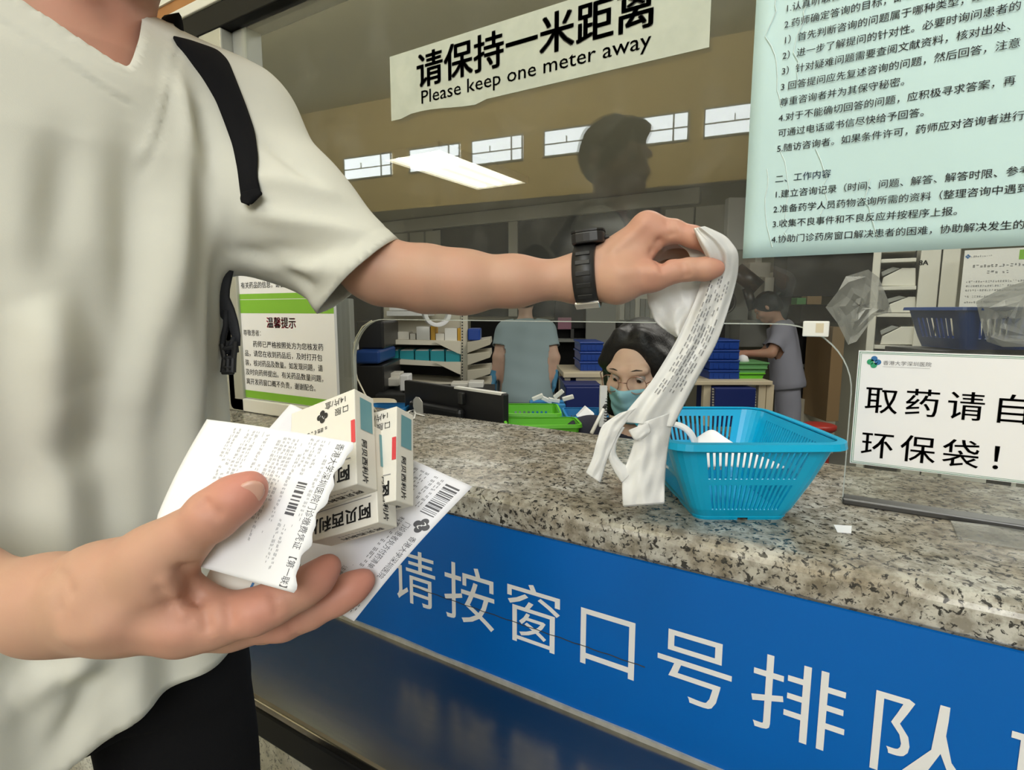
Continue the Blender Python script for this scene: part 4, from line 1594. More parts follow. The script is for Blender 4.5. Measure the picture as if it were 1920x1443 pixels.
# adjusting webbing under the arm with its ladder buckle and loose loop
wb = MB()
d0 = 0.600
wp = [(421, 505), (414, 540), (413, 562), (426, 585), (437, 606), (443, 630), (442, 648)]
pts = [P(x, y, d0 - 0.002 * i * 0.3) for i, (x, y) in enumerate(wp)]
wb.tube(pts, [0.010, 0.010, 0.0105, 0.0088, 0.0060, 0.0048, 0.005], 10, flat=0.25, upv=nrm(FW))
wb.build('webbing', 'black_webbing', pack, smooth=True)
lp = MB()
lp.tube([P(x, y, d0 - 0.003) for x, y in ((424, 582), (424, 610), (419, 632), (417, 650), (420, 664), (428, 662), (434, 645), (440, 632))], 0.0032, 8, upv=nrm(FW))
lp.build('webbing_loop', 'black_webbing', pack, smooth=True)
bk = MB()
for a_, b_ in (((416, 645), (421, 672)), ((441, 640), (438, 672)), ((421, 672), (418, 698)), ((438, 672), (437, 698)), ((429, 668), (428, 698)), ((417, 697), (438, 697)), ((418, 672), (439, 670)), ((417, 655), (440, 650)), ((418, 689), (437, 689))):
    bk.tube([P(*a_, d0 - 0.005), P(*b_, d0 - 0.005)], 0.0030, 8)
bk.build('buckle', 'black_plastic', pack)
bb2 = MB()
bb2.obox(P(417, 640, d0 - 0.003), P(442, 636, d0 - 0.003) - P(417, 640, d0 - 0.003), P(419, 664, d0 - 0.003) - P(417, 640, d0 - 0.003), FW * 0.006)
bb2.build('buckle_bar', 'black_plastic', pack, bevel=0.001)

# ------------------------------------------------------------------ watch
wa_ax = nrm(P(1140, 513, 0.615) - P(1060, 522, 0.629))
wc = P(1102, 516, 0.626)
wup = nrm(UP - wa_ax * (UP @ wa_ax))
wfr = np.cross(wa_ax, wup)
if wfr @ FW > 0:
    wfr = -wfr
watch = thing('watch', 'black wristwatch with rubber band on the wrist of the reaching arm', 'watch', wc)
man_tree = BVHTree.FromPolygons([Vector(v) for v in MV], [tuple(map(int, f)) for f in MF_])


def skin_r(ang, s=0.0):
    d = wup * math.cos(ang) + wfr * math.sin(ang)
    h = man_tree.ray_cast(Vector(wc + wa_ax * s + d * 0.08), Vector(-d))
    r = np.linalg.norm(A(*h[0]) - wc - wa_ax * s) if h[0] is not None else 0.028
    return min(r, 0.040)


mb = MB()
NA = 48
prof = [(-0.0125, 0.0012), (-0.0115, 0.0042), (0.0, 0.0050), (0.0115, 0.0042), (0.0125, 0.0012)]
vs = []
for k in range(NA):
    a = 2 * math.pi * k / NA
    d = wup * math.cos(a) + wfr * math.sin(a)
    r0 = max(skin_r(a, s) for s in (-0.01, 0, 0.01))
    for s, h in prof:
        vs.append(wc + wa_ax * s + d * (r0 + h))
n = len(prof)
mb.add(vs, [(k * n + j, ((k + 1) % NA) * n + j, ((k + 1) % NA) * n + j + 1, k * n + j + 1) for k in range(NA) for j in range(n - 1)])
mb.build('band', 'black_rubber', watch, smooth=True, solid=0.003, offset=-1)
# links pressed into the band
for a in (1.0, 1.35, 1.7, 2.05, 2.4):
    d = wup * math.cos(a) + wfr * math.sin(a)
    t = np.cross(wa_ax, d)
    r0 = skin_r(a) + 0.0052
    MB().obox(wc + d * r0 - wa_ax * 0.008 - t * 0.0025, wa_ax * 0.016, t * 0.005, d * 0.0015).build('link', 'black_rubber', watch, bevel=0.0006)
ca = 0.10
cd_ = wup * math.cos(ca) + wfr * math.sin(ca)
ct_ = np.cross(wa_ax, cd_)
rc = skin_r(ca) + 0.004
case = MB()
oc = []
for k in range(16):
    a = 2 * math.pi * (k + 0.5) / 16
    q = (abs(math.cos(a)) ** 4 + abs(math.sin(a)) ** 4) ** -0.25
    oc.append(wc + cd_ * rc + wa_ax * (0.0185 * q * math.cos(a) + 0.004) + ct_ * 0.0175 * q * math.sin(a))
case.prism(oc, cd_ * 0.0125)
cs = case.build('case', 'black_plastic', watch, bevel=0.002)
case = MB()
case.prism([p + cd_ * 0.0125 for p in oc], cd_ * 0.002)
obj('dial', [(A(*v) - wc - wa_ax * 0.004) @ np.eye(3) * 1.0 + wc + wa_ax * 0.004 for v in [p for p in case.v]], case.f, 'black_rubber', cs)
MB().tube([wc + cd_ * (rc + 0.006) + wfr * 0.0 + wa_ax * 0.0225, wc + cd_ * (rc + 0.006) + wa_ax * 0.0265], 0.0025, 10).build('crown', 'black_plastic', cs)
ba = math.pi - 0.35
bd = wup * math.cos(ba) + wfr * math.sin(ba)
bt = np.cross(wa_ax, bd)
br = skin_r(ba) + 0.0035
MB().obox(wc + bd * br - wa_ax * 0.0135 - bt * 0.006, wa_ax * 0.027, bt * 0.012, bd * 0.0035).build('buckle', 'steel_plain', watch, bevel=0.001)

# ------------------------------------------------------------------ boxes of tablets and two receipts in his right hand
bx_t = nrm(RT * 31 - UP * 26 + FW * 60)
bx_v = nrm(-RT * 150 - UP * 54 + FW * 54)
bx_v = nrm(bx_v - bx_t * (bx_v @ bx_t))
bx_l = np.cross(bx_t, bx_v)
if bx_l @ UP < 0:
    bx_l = -bx_l


def med_box(o, t, v, l, dims, label, stack):
    """o: lower right near corner of the large face; t thickness away, v across, l along"""
    W_, T_, L2 = dims
    b = thing('medicine_box', label, 'box', o, 'tablet boxes held with the receipts')
    mb = MB()
    mb.obox(o, v * W_, t * T_, l * L2)
    mb.build('carton', 'box_card', b, bevel=0.0006)
    # large face: seen from the front, text upside down
    big = Ink(lambda a, c: o + v * a + l * c - t * 0.0003)
    end = Ink(lambda a, c: o + v * a + t * c - l * 0.0003)
    side = Ink(lambda a, c: o + l * a + t * c - v * 0.0003)
    tb = Ink(lambda a, c: o + v * a + l * (0.0035 - c) - t * 0.0003)
    # glyph tops point down the box (along -l)
    tb = Ink(lambda a, c: o + v * a + l * (0.0145 - c) - t * 0.0003)
    for k, ch in enumerate('阿贝西利片'):
        tb.line(ch, 0.0045 + 0.0104 * k, 0.0018, 0.0102, 0, 0.03)
    tb.rect(0.004, -0.0035, 0.050, -0.0030, 1)
    for k, ch in enumerate('口服'):
        tb.line(ch, 0.0045 + 0.006 * k, -(L2 - 0.0245), 0.0055)
    tb.line('14片/盒', 0.0060, -(L2 - 0.0175), 0.0055)
    tb.logo(0.026, -(L2 - 0.026), 0.0045, 0, 0, 2)
    tb.dashes(0.022, 0.040, -(L2 - 0.034), 0.0025, 0)
    tb.mb.build('face_print', ['ink_black', 'ink_soft', 'sign_white'], b)
    red = Ink(lambda a, c: o + v * a + l * c - t * 0.00035)
    red.rect(0.0, L2 * 0.42, 0.0032, L2 * 0.66)
    red.build('red_bar', 'box_print_red', b)
    en = Ink(lambda a, c: o + v * a + t * c - l * 0.0003)
    for k, ch in enumerate('阿贝西利片'):
        en.line(ch, 0.006 + 0.0066 * k, T_ * 0.52, 0.0060, 0, 0.02)
    en.dashes(0.008, 0.034, T_ * 0.25, 0.0022, 1)
    en.mb.build('end_print', ['ink_black', 'ink_soft'], b)
    sd_ = Ink(lambda a, c: o + l * (L2 - a) + t * c - v * 0.0003)
    for k, ch in enumerate('阿贝西利片'):
        sd_.line(ch, L2 * 0.52 + 0.0058 * k, T_ * 0.3, 0.0056, 0, 0.02)
    sd_.mb.build('side_print', ['ink_black', 'ink_soft'], b)
    te = Ink(lambda a, c: o + l * a + t * c - v * 0.0003)
    te.rect(L2 * 0.58, T_ * 0.25, L2 * 0.93, T_ * 0.85)
    te.build('teal_panel', 'box_print_teal', b)
    return b


OA = P(669, 907, 0.330)
dims = (0.053, 0.0195, 0.064)
med_box(OA, bx_t, bx_v, bx_l, dims, 'white tablet box nearest the front receipt, its far end standing highest', 0)
OB = OA + bx_t * 0.0200 - bx_l * 0.0195 + bx_v * 0.001
med_box(OB, bx_t, bx_v, bx_l, dims, 'white tablet box lowest in the hand with four large characters showing', 1)
c5, s5 = math.cos(0.08), math.sin(0.08)
bt2, bl2 = bx_t, bx_l * c5 - bx_v * s5
bv2 = bx_v * c5 + bx_l * s5
OC = OA + bx_t * 0.0205 - bx_v * 0.0215 - bx_l * 0.0085
OC = P(742, 938, depth(OC) + 0.011)
med_box(OC, bt2, bv2, bl2, dims, 'white tablet box at the right of the held stack, next to the barcode receipt', 2)
# fourth box down in the palm under the front receipt
ov = nrm(RT * 150 - UP * 40 - FW * 20)
ot = nrm(np.cross(ov, bx_l))
ol = np.cross(ot, ov)
pb = thing('medicine_box', 'pale box end in the palm below the front receipt', 'box', P(378, 1102, 0.336), 'tablet boxes held with the receipts')
mb = MB()
oP = P(376, 1100, 0.330)
mb.obox(oP, ov * 0.044, -ot * 0.018 if ot @ FW < 0 else ot * 0.018, ol * 0.03 if ol @ UP > 0 else -ol * 0.03)
mb.build('carton', 'box_card', pb, bevel=0.0006)
tl_ = ol if ol @ UP > 0 else -ol
tn_ = ot if ot @ FW < 0 else -ot
ik = Ink(lambda a, c: oP + ov * a + tl_ * c + tn_ * 0.0003)
ik.rect(0.028, 0.004, 0.040, 0.0055)
ik.rect(0.028, 0.004, 0.0295, 0.011)
ik.build('print', 'logo_blue', pb)


def sheet(corners, bend, nu, nv, tear=0.0, sag=None):
    """bilinear sheet from four corners (origin, +u, +u+v, +v) bent along its normal; returns at(a, b) with a, b in 0..1"""
    c00, c10, c11, c01 = [A(*c) for c in corners]
    n = nrm(np.cross(c10 - c00, c01 - c00))
    if n @ FW > 0:
        n = -n

    def at(a, b):
        p = c00 * (1 - a) * (1 - b) + c10 * a * (1 - b) + c11 * a * b + c01 * (1 - a) * b
        return p + n * bend(a, b)
    return at, n


class EdgeInk(Ink):
    """lines measured inward from the right-hand edge, glyph tops towards that edge"""

    def line(self, body, u, v, size, *a, **k):
        Ink.line(self, body, u, -(v + size * 0.85), size, *a, **k)

    def rect(self, u0, v0, u1, v1, *a, **k):
        Ink.rect(self, u0, -v1, u1, -v0, *a, **k)

    def barcode(self, u0, v0, length, height, *a, **k):
        Ink.barcode(self, u0, -(v0 + height), length, height, *a, **k)

    def logo(self, u, v, *a):
        Ink.logo(self, u, -v, *a)


def receipt(name, label, corners, bend, m, right_wave):
    r = thing(name, label, 'receipt', corners[0], None)
    at, n = sheet(corners, bend, 24, 24)
    mb = MB()

    def fn(u, v):
        e = 1.0 + (right_wave(v) if u > 0.999 else 0)
        return at(u * e, v)
    mb.grid(fn, 26, 40)
    mb.build('sheet', m, r, smooth=True, solid=0.00018, offset=-1)
    wu = np.linalg.norm(corners[1] - corners[0])
    wv = np.linalg.norm(corners[3] - corners[0])
    # reading direction runs down the right-hand edge; glyph tops point to that edge
    ink = EdgeInk(lambda a, c: at(1 + c / wu, a / wv) + n * 0.0003)
    return r, ink, wu, wv


# front receipt: c00 upper left, c10 upper right, c11 lower right, c01 lower left
fc = [P(388, 786, 0.352), P(662, 829, 0.316), P(547, 1110, 0.299), P(270, 1032, 0.321)]
fr_, ink, wu, wv = receipt('receipt', 'white printed receipt under the thumb with a torn wavy right edge', fc,
                           lambda a, b: 0.003 * math.sin(math.pi * a) + 0.003 * math.sin(math.pi * b) - 0.006 * max(0, b - 0.75) * max(0, 0.45 - a) * 8, 'paper_receipt', lambda v: 0.014 * math.sin(v * 21) + 0.008 * math.sin(v * 47))
ink.line('香港大学深圳医院门诊缴费凭证 【第一联】', 0.002, 0.0035, 0.0055, 1, 0.0, width=wv * 0.96)
ink.rect(0.002, 0.0135, wv * 0.62, 0.0138, 0)
ink.rect(0.006, 0.0300, wv * 0.70, 0.0303, 0)
ink.barcode(0.027, 0.0150, 0.018, 0.0060, 1)
rr = random.Random(4)
for (v, a0, a1) in ((0.0102, 0.010, 0.046), (0.0165, 0.002, 0.020), (0.0165, 0.050, wv - 0.008), (0.0205, 0.002, 0.022), (0.0205, 0.048, wv - 0.010), (0.0240, 0.002, 0.018), (0.0270, 0.012, 0.05), (0.0325, 0.004, 0.040), (0.0355, 0.004, 0.062), (0.0385, 0.004, 0.050), (0.0415, 0.004, 0.045),
                    (0.0445, 0.006, 0.030), (0.0500, 0.022, 0.034), (0.0540, 0.004, 0.040), (0.0620, 0.003, 0.030), (0.0655, 0.003, 0.045), (0.0690, 0.003, 0.030), (0.0725, 0.020, 0.048), (0.0765, 0.003, 0.035), (0.0800, 0.003, 0.022)):
    if v < wu - 0.004:
        ink.dashes(a0, min(a1, wv - 0.004), v, 0.0019, 0, fill=0.8)
ink.rect(0.003, 0.0585, wv * 0.46, 0.0588, 0)
ink.mb.build('print', ['ink_pale', 'ink_mid'], fr_)

# rear receipt, behind the boxes and above the ring finger
rc_ = [P(545, 757, 0.415), P(886, 912, 0.392), P(664, 1164, 0.366), P(330, 1000, 0.390)]
rr_, ink, wu, wv = receipt('receipt', 'white receipt with bold barcode and dark emblem sticking out behind the boxes', rc_,
                           lambda a, b: 0.012 * math.sin(math.pi * b) * a * a - 0.004 * math.sin(math.pi * a), 'paper_receipt_second', lambda v: 0.0)
# barcode near the right corner, emblem, title lines down the lower right edge
ink.barcode(0.006, 0.0050, 0.026, 0.0110, 1)
ink.logo(0.0400, 0.0075, 0.0058, 1, 1, 2)
ink.line('香港大学深圳医院', 0.049, 0.0030, 0.0052, 1, 0.0, width=0.034)
ink.line('门诊患者处方付药清单', 0.042, 0.0135, 0.0056, 1, 0.0, width=0.038)
ink.line('科室：', 0.040, 0.0205, 0.0042, 1)
ink.dashes(0.052, 0.080, 0.0205, 0.0030, 0)
ink.rect(0.010, 0.0270, wv * 0.72, 0.0273, 0)
ink.line('注意事项', 0.086, 0.0290, 0.0040, 0)
for v, a0, a1 in ((0.0190, 0.004, 0.030), (0.0240, 0.004, 0.024), (0.0310, 0.004, 0.020), (0.0350, 0.004, 0.028), (0.0400, 0.004, 0.020), (0.085, 0.003, 0.030), (0.090, 0.003, 0.03), (0.096, 0.003, 0.03), (0.102, 0.003, 0.028), (0.108, 0.003, 0.03)):
    if v < wu - 0.003:
        ink.dashes(a0, a1, v, 0.0026, 0)
ink.dashes(wv - 0.018, wv - 0.006, 0.0040, 0.0026, 1)
ink.mb.build('print', ['ink_soft', 'ink_mid', 'sign_white'], rr_)

# ------------------------------------------------------------------ slotted plastic baskets
def basket(name, label, cat, group, m, c, ex, rim, base, h, ra=0.018, slots=(16, 18), rows=((0.10, 0.46), (0.54, 0.90)), foot=0.006, detail=True, lip=0.010):
    """c: centre of the floor; ex: horizontal unit vector along the first side; rim/base half sizes"""
    b = thing(name, label, cat, c, group)
    c = A(*c)
    ex = nrm(ex)
    ey = A(-ex[1], ex[0], 0)
    lev = [0.0]
    for a_, b_ in rows:
        lev += [a_, b_]
    lev += [1.0]
    lev = sorted(set(lev))
    n1, n2 = slots

    def ring(t):
        """points of the outline at height share t: sides with slot columns, rounded corners"""
        k = t ** 0.85
        hx, hy = base[0] + (rim[0] - base[0]) * k, base[1] + (rim[1] - base[1]) * k
        r = ra * (0.7 + 0.5 * t)
        pts = []
        for side in range(4):
            L = (hx if side % 2 == 0 else hy) - r
            W = hy if side % 2 == 0 else hx
            n = n1 if side % 2 == 0 else n2
            mg = 0.14
            us = [-1.0]
            for i in range(n):
                a = -1 + mg + (2 - 2 * mg) * i / n
                w = (2 - 2 * mg) / n
                us += [a + w * 0.25, a + w * 0.75]
            us += [1.0]
            for u in us:
                p = (u * L, -W)
                ang = side * math.pi / 2
                x, y = p[0] * math.cos(ang) - p[1] * math.sin(ang), p[0] * math.sin(ang) + p[1] * math.cos(ang)
                pts.append((x, y))
            for q in range(1, 5):
                a = -math.pi / 2 + (math.pi / 2) * q / 5
                x0, y0 = L + r * math.cos(a), -W + r + r * math.sin(a)
                ang = side * math.pi / 2
                pts.append((x0 * math.cos(ang) - y0 * math.sin(ang), x0 * math.sin(ang) + y0 * math.cos(ang)))
        return [c + ex * x + ey * y + A(0, 0, foot + (h - foot) * t) for x, y in pts]
    cols = []
    for side in range(4):
        n = n1 if side % 2 == 0 else n2
        cols += [False] + [True, False] * n + [False] * 5
    rings = [ring(t) for t in lev]
    N = len(rings[0])
    holes = {i for i in range(len(lev) - 1) for a_, b_ in rows if abs(lev[i] - a_) < 1e-9}
    mb = MB()
    faces = []
    for i in range(len(lev) - 1):
        for k in range(N):
            if i in holes and cols[k]:
                continue
            faces.append((i * N + k, i * N + (k + 1) % N, (i + 1) * N + (k + 1) % N, (i + 1) * N + k))
    mb.add([p for rg in rings for p in rg], faces)
    mb.build('walls', m, b, smooth=False, solid=0.0022, offset=-1)
    mb = MB()
    mb.add(rings[0], [tuple(range(N))[::-1]])
    mb.build('floor_panel', m, b, solid=0.002, offset=1)
    # rim lip: outward, then turned down
    top = rings[-1]
    cc = c + A(0, 0, h)
    o1 = [p + nrm((p - cc) * A(1, 1, 0)) * lip for p in top]
    o2 = [p + nrm((p - cc) * A(1, 1, 0)) * (lip + 0.001) - A(0, 0, 0.006) for p in top]
    i1 = [p + A(0, 0, 0.0015) for p in top]
    mb = MB()
    mb.add(i1 + [p + A(0, 0, 0.0015) for p in o1] + o2, [(r * N + k, r * N + (k + 1) % N, (r + 1) * N + (k + 1) % N, (r + 1) * N + k) for r in (0, 1) for k in range(N)])
    mb.build('rim', m, b, smooth=False, solid=0.002, offset=-1)
    if foot > 0 and detail:
        mb = MB()
        fr = [c + (p - c) * A(0.99, 0.99, 0) + A(0, 0, foot + 0.001) for p in rings[0]]
        fb = [c + (p - c) * A(0.97, 0.97, 0) for p in rings[0]]
        notch = [i for i in range(N) if abs(((fb[i] - c) @ ex)) < base[0] * 0.12 or abs(((fb[i] - c) @ ey)) < base[1] * 0.10]
        mb.add(fr + fb, [(k, N + k, N + (k + 1) % N, (k + 1) % N) for k in range(N) if k not in notch])
        mb.build('foot', m, b, solid=0.002, offset=-1)
    return b


bx_ex = nrm(A(0.204, 0.126, 0))
bx_ey = A(-bx_ex[1], bx_ex[0], 0)
b_fl = on_z(1251, 838, CT + 0.115)
b_fr = on_z(1612, 838, CT + 0.115)
bx_ex = nrm((b_fr - b_fl) * A(1, 1, 0))
bx_ey = A(-bx_ex[1], bx_ex[0], 0)
rimx = np.linalg.norm(b_fr - b_fl) / 2
b_c = (b_fl + b_fr) / 2 + bx_ey * 0.140
b_c[2] = CT
bk_ = basket('basket', 'bright blue slotted plastic basket on the granite counter in the serving hatch', 'basket', None, 'basket_cyan', b_c, bx_ex, (rimx - 0.010, 0.130), (rimx - 0.056, 0.090), 0.115, 0.024, (17, 24))

# leaflet lying in the basket
lf = [b_c - bx_ex * 0.055 - bx_ey * 0.05 + A(0, 0, 0.060), b_c + bx_ex * 0.075 - bx_ey * 0.055 + A(0, 0, 0.062), b_c + bx_ex * 0.03 + bx_ey * 0.045 + A(0, 0, 0.078), b_c - bx_ex * 0.02 + bx_ey * 0.05 + A(0, 0, 0.085)]
at_, n_ = sheet(lf, lambda a, b: 0.010 * math.sin(math.pi * a) * (0.4 + b) + 0.002 * math.sin(7 * a + 5 * b), 12, 12)
if n_[2] < 0:
    n_ = -n_
    at_ = (lambda c4, nn_: (lambda a, b: c4[0] * (1 - a) * (1 - b) + c4[1] * a * (1 - b) + c4[2] * a * b + c4[3] * (1 - a) * b + nn_ * (0.010 * math.sin(math.pi * a) * (0.4 + b) + 0.002 * math.sin(7 * a + 5 * b))))(lf, n_)
mb = MB()
mb.grid(at_, 14, 14)
lo_ = mb.build('leaflet', 'paper_white', None, smooth=True, solid=0.0008)
tag(lo_, 'crumpled white leaflet lying inside the bright blue basket', 'paper')
tape_ = MB()
tape_.lathe(b_c - bx_ex * 0.078 - bx_ey * 0.045 + A(0, 0, 0.062) - bx_ex * 0.010 + A(0, 0, 0.03), nrm(bx_ex * 0.5 + bx_ey * 0.9), [(0.0, 0.0290), (0.0, 0.0330), (0.022, 0.0330), (0.022, 0.0290)], 32)
tv0 = tape_.v
tape_.f = tape_.f[:-2] + [((3 * 32 + k), (3 * 32 + (k + 1) % 32), (k + 1) % 32, k) for k in range(32)]
tape_.mi = [0] * len(tape_.f)
to_ = tape_.build('paper_band', 'paper_white', None, smooth=True, bevel=0.001)
tag(to_, 'white paper band standing on edge at the left end of the blue basket', 'paper band')

# ------------------------------------------------------------------ carrier bag hanging from the reaching hand
bag = thing('carrier_bag', 'crumpled white plastic carrier bag hanging from the pinching fingers beside the blue basket', 'bag', P(1205, 948, 0.66))


def ribbon(name, rows, m='bag_plastic', parent=bag, nu=14, crumple=0.0035, seed=1, thick=0.0005, puff=0.006):
    """sheet between a left and a right edge given by rows (xl, yl, xr, yr, depth left, depth right)"""
    R_ = np.array(rows, float)
    k = (len(rows) - 1) * 8
    t = np.linspace(0, len(rows) - 1, k + 1)
    # smooth through the rows
    Q = np.stack([np.interp(t, range(len(rows)), R_[:, j]) for j in range(6)], 1)
    for _ in range(6):
        Q[1:-1] = (Q[:-2] + 2 * Q[1:-1] + Q[2:]) / 4
    r = np.random.default_rng(seed)
    ph = r.uniform(0, 6.28, 8)

    def at(u, v):
        i = min(k, max(0, v * k))
        i0 = int(i)
        i1 = min(k, i0 + 1)
        q = Q[i0] * (1 - (i - i0)) + Q[i1] * (i - i0)
        x, y, d = q[0] * (1 - u) + q[2] * u, q[1] * (1 - u) + q[3] * u, q[4] * (1 - u) + q[5] * u
        w = crumple * (math.sin(u * 13 + ph[0] + 2.2 * math.sin(v * 3 + ph[1])) * 0.55 + math.sin(u * 24 + ph[2] + 3 * math.sin(v * 5 + ph[3])) * 0.30 + math.sin(v * 17 + ph[4] + u * 6) * 0.3)
        return P(x, y, d - puff * math.sin(math.pi * min(1, max(0, u))) + w)
    mb = MB()
    mb.grid(at, nu, k)
    return mb.build(name, m, parent, smooth=True, solid=thick, offset=0, subsurf=1), at


BD = 0.612
body_rows = [(1300, 428, 1322, 424, BD - .034, BD - .034), (1312, 458, 1362, 442, BD - .034, BD - .034), (1326, 484, 1385, 472, BD - .026, BD - .028), (1318, 520, 1384, 512, BD - .008, BD - .012), (1300, 570, 1372, 560, BD - .006, BD - .006),
             (1268, 640, 1346, 640, BD, BD), (1222, 715, 1310, 705, BD + .006, BD + .008), (1182, 762, 1274, 775, BD + .012, BD + .016), (1160, 790, 1262, 800, BD + .016, BD + .022)]
bo, b_at = ribbon('body', body_rows, nu=18, crumple=0.0040, seed=3)
ribbon('side_fold', [(1212, 545, 1330, 505, .636, .612), (1216, 572, 1326, 540, .638, .612), (1228, 604, 1312, 580, .638, .612), (1252, 622, 1292, 610, .634, .612), (1268, 632, 1282, 628, .628, .612)], seed=5, crumple=0.003, puff=0.004, nu=12)
ribbon('wrap_fold', [(1262, 452, 1312, 424, .612, .606), (1290, 470, 1350, 440, .612, .604), (1300, 500, 1372, 470, .610, .602), (1296, 530, 1376, 500, .612, .604)], seed=29, crumple=0.002, puff=0.002, nu=10)
ribbon('side_fold', [(1322, 500, 1384, 486, .606, .610), (1345, 540, 1378, 530, .606, .616), (1330, 590, 1360, 590, .606, .616)], seed=8, crumple=0.002, puff=0.004, nu=8)
# left handle
ribbon('handle', [(1160, 775, 1200, 762, BD + .012, BD + .012), (1128, 796, 1166, 800, BD + .014, BD + .014), (1118, 830, 1150, 832, BD + .016, BD + .016), (1110, 862, 1136, 868, BD + .020, BD + .020), (1098, 886, 1126, 905, BD + .024, BD + .024)], seed=11, crumple=0.002, puff=0.004, nu=8)
# inner strand and right handle, joined in the folded end
ribbon('handle', [(1142, 800, 1172, 800, BD + .018, BD + .018), (1136, 830, 1156, 826, BD + .018, BD + .018), (1140, 860, 1154, 850, BD + .020, BD + .022), (1152, 885, 1166, 868, BD + .022, BD + .024), (1166, 905, 1190, 880, BD + .024, BD + .026)], seed=13, crumple=0.0012, puff=0.003, nu=6)
ribbon('handle', [(1196, 795, 1266, 770, BD + .014, BD + .020), (1190, 825, 1258, 806, BD + .018, BD + .024), (1180, 855, 1252, 840, BD + .022, BD + .028), (1168, 885, 1248, 875, BD + .024, BD + .030), (1166, 915, 1246, 908, BD + .026, BD + .030), (1168, 948, 1246, 942, BD + .028, BD + .030)], seed=17, crumple=0.0028, puff=0.009, nu=14)
ribbon('hem', [(1166, 905, 1246, 898, BD + .034, BD + .038), (1168, 950, 1246, 944, BD + .030, BD + .034)], seed=19, crumple=0.002, puff=-0.004, nu=12)
ribbon('knot', [(1178, 806, 1216, 792, BD + .006, BD + .006), (1188, 824, 1222, 808, BD + .006, BD + .008), (1196, 826, 1206, 822, BD + .010, BD + .010)], seed=23, crumple=0.001, puff=0.003, nu=6)
# rows of small print running down the bag
ink = Ink(lambda u, v: b_at(u, v) - FW * 0.0016)
rp = random.Random(9)
for i in range(8):
    u = 0.24 + 0.075 * i
    v = 0.34 + 0.010 * i
    while v < 0.80:
        L = rp.uniform(0.008, 0.02)
        if rp.random() < (0.5 if v < 0.56 else 0.88):
            ink.mb.add([b_at(u + du, v + dv) - FW * 0.0018 for du, dv in ((0, 0), (0.026, 0.002), (0.026, 0.002 + L), (0, L))], [(0, 1, 2, 3)])
        v += L + rp.uniform(0.004, 0.010)
ink.build('print', 'bag_print', bag)

# ------------------------------------------------------------------ scraps on the granite
tp = MB()
tp.prism([on_z(x, y, CT + 0.0004) for x, y in ((1563, 984), (1597, 986), (1596, 1000), (1570, 998))], (0, 0, 0.0006))
tag(tp.build('tape_scrap', 'paper_white'), 'small white tape scrap stuck on the granite in front of the glass', 'tape')
mb = MB()
pt = [on_z(x, y, CT + 0.003) for x, y in ((795, 779), (779, 775), (776, 768), (768, 770), (761, 777), (760, 784), (768, 788), (776, 784), (778, 776))]
mb.tube(pt, 0.0028, 8, flat=0.5)
tag(mb.build('twist_tie', 'white_plastic', smooth=True), 'curled white twist tie lying on the granite near the black monitor', 'twist tie')
ap = MB()
ap.prism([on_z(x, y, CT) for x, y in ((1782, 979), (2060, 1012), (2090, 1060), (1796, 1012))], (0, 0, 0.003))
tag(ap.build('acrylic_plate', 'acrylic_sheet', bevel=0.0006), 'clear acrylic plate lying on the granite below the white card', 'acrylic plate')
# small white label box fixed at the corner of the hatch, and the thin cable at the other end
lb = thing('cable_clip', 'small cream clip box at the upper right corner of the serving hatch', 'clip', on_y(1530, 625, GY - 0.010))
p0, p1 = on_y(1505, 630, GY - 0.002), on_y(1556, 602, GY - 0.002)
MB().obox((p0[0], GY - 0.012, p0[2]), A(p1[0] - p0[0], 0, 0), A(0, 0.011, 0), A(0, 0, p1[2] - p0[2])).build('housing', 'white_plastic', lb, bevel=0.0015)
ik = Ink(plane_at((0, GY - 0.012, 0), (1, 0, 0), (0, 0, 1), 0.0003))
w_ = p1[0] - p0[0]
ik.rect(p0[0] + w_ * 0.5, p0[2] + 0.006, p0[0] + w_ * 0.8, p1[2] - 0.003)
ik.build('label', 'cream_wood', lb)
cb = MB()
cb.tube([on_y(x, y, GY + 0.012) for x, y in ((697, 601), (680, 612), (668, 632), (663, 655), (663, 680), (670, 710), (684, 738), (698, 760), (706, 771))], 0.0018, 8)
tag(cb.build('cable', 'cream_metal', smooth=True), 'thin cream cable hanging in the left corner of the serving hatch', 'cable')

# ------------------------------------------------------------------ staff inside the dispensary
def relaxed_hand(w, d, palm, side, k=1.0, curl=0.5):
    """w wrist, d finger direction, palm unit normal, side unit vector towards the thumb"""
    d, palm, side = nrm(d), nrm(palm), nrm(side)
    out = []
    m0 = w + d * 0.080 * k
    pr = [cone(w, m0 + side * q * k, 0.020 * k, 0.0125 * k) for q in (0.026, 0.009, -0.009, -0.026)]
    fingers = []
    for q, L in ((0.027, 0.068), (0.009, 0.078), (-0.009, 0.072), (-0.026, 0.056)):
        p0 = m0 + side * q * k
        a1 = nrm(d + palm * curl * 0.5)
        a2 = nrm(d + palm * curl * 1.3)
        p1 = p0 + a1 * L * 0.5 * k
        p2 = p1 + a2 * L * 0.5 * k
        fingers += chain([p0, p1, p2], [0.0105 * k, 0.0090 * k, 0.0072 * k])
    t0 = w + d * 0.02 * k + side * 0.020 * k
    t1 = t0 + nrm(d * 0.7 + side * 0.7 + palm * 0.4) * 0.045 * k
    t2 = t1 + nrm(d + side * 0.2 + palm * 0.4) * 0.045 * k
    return U([U(pr + chain([t0, t1], [0.017 * k, 0.012 * k]), 0.012 * k), U(fingers, 0.001), U(chain([t1, t2], [0.0118 * k, 0.0085 * k]), 0.002)], 0.008 * k)


def inflate(pr_list, by):
    return pr_list


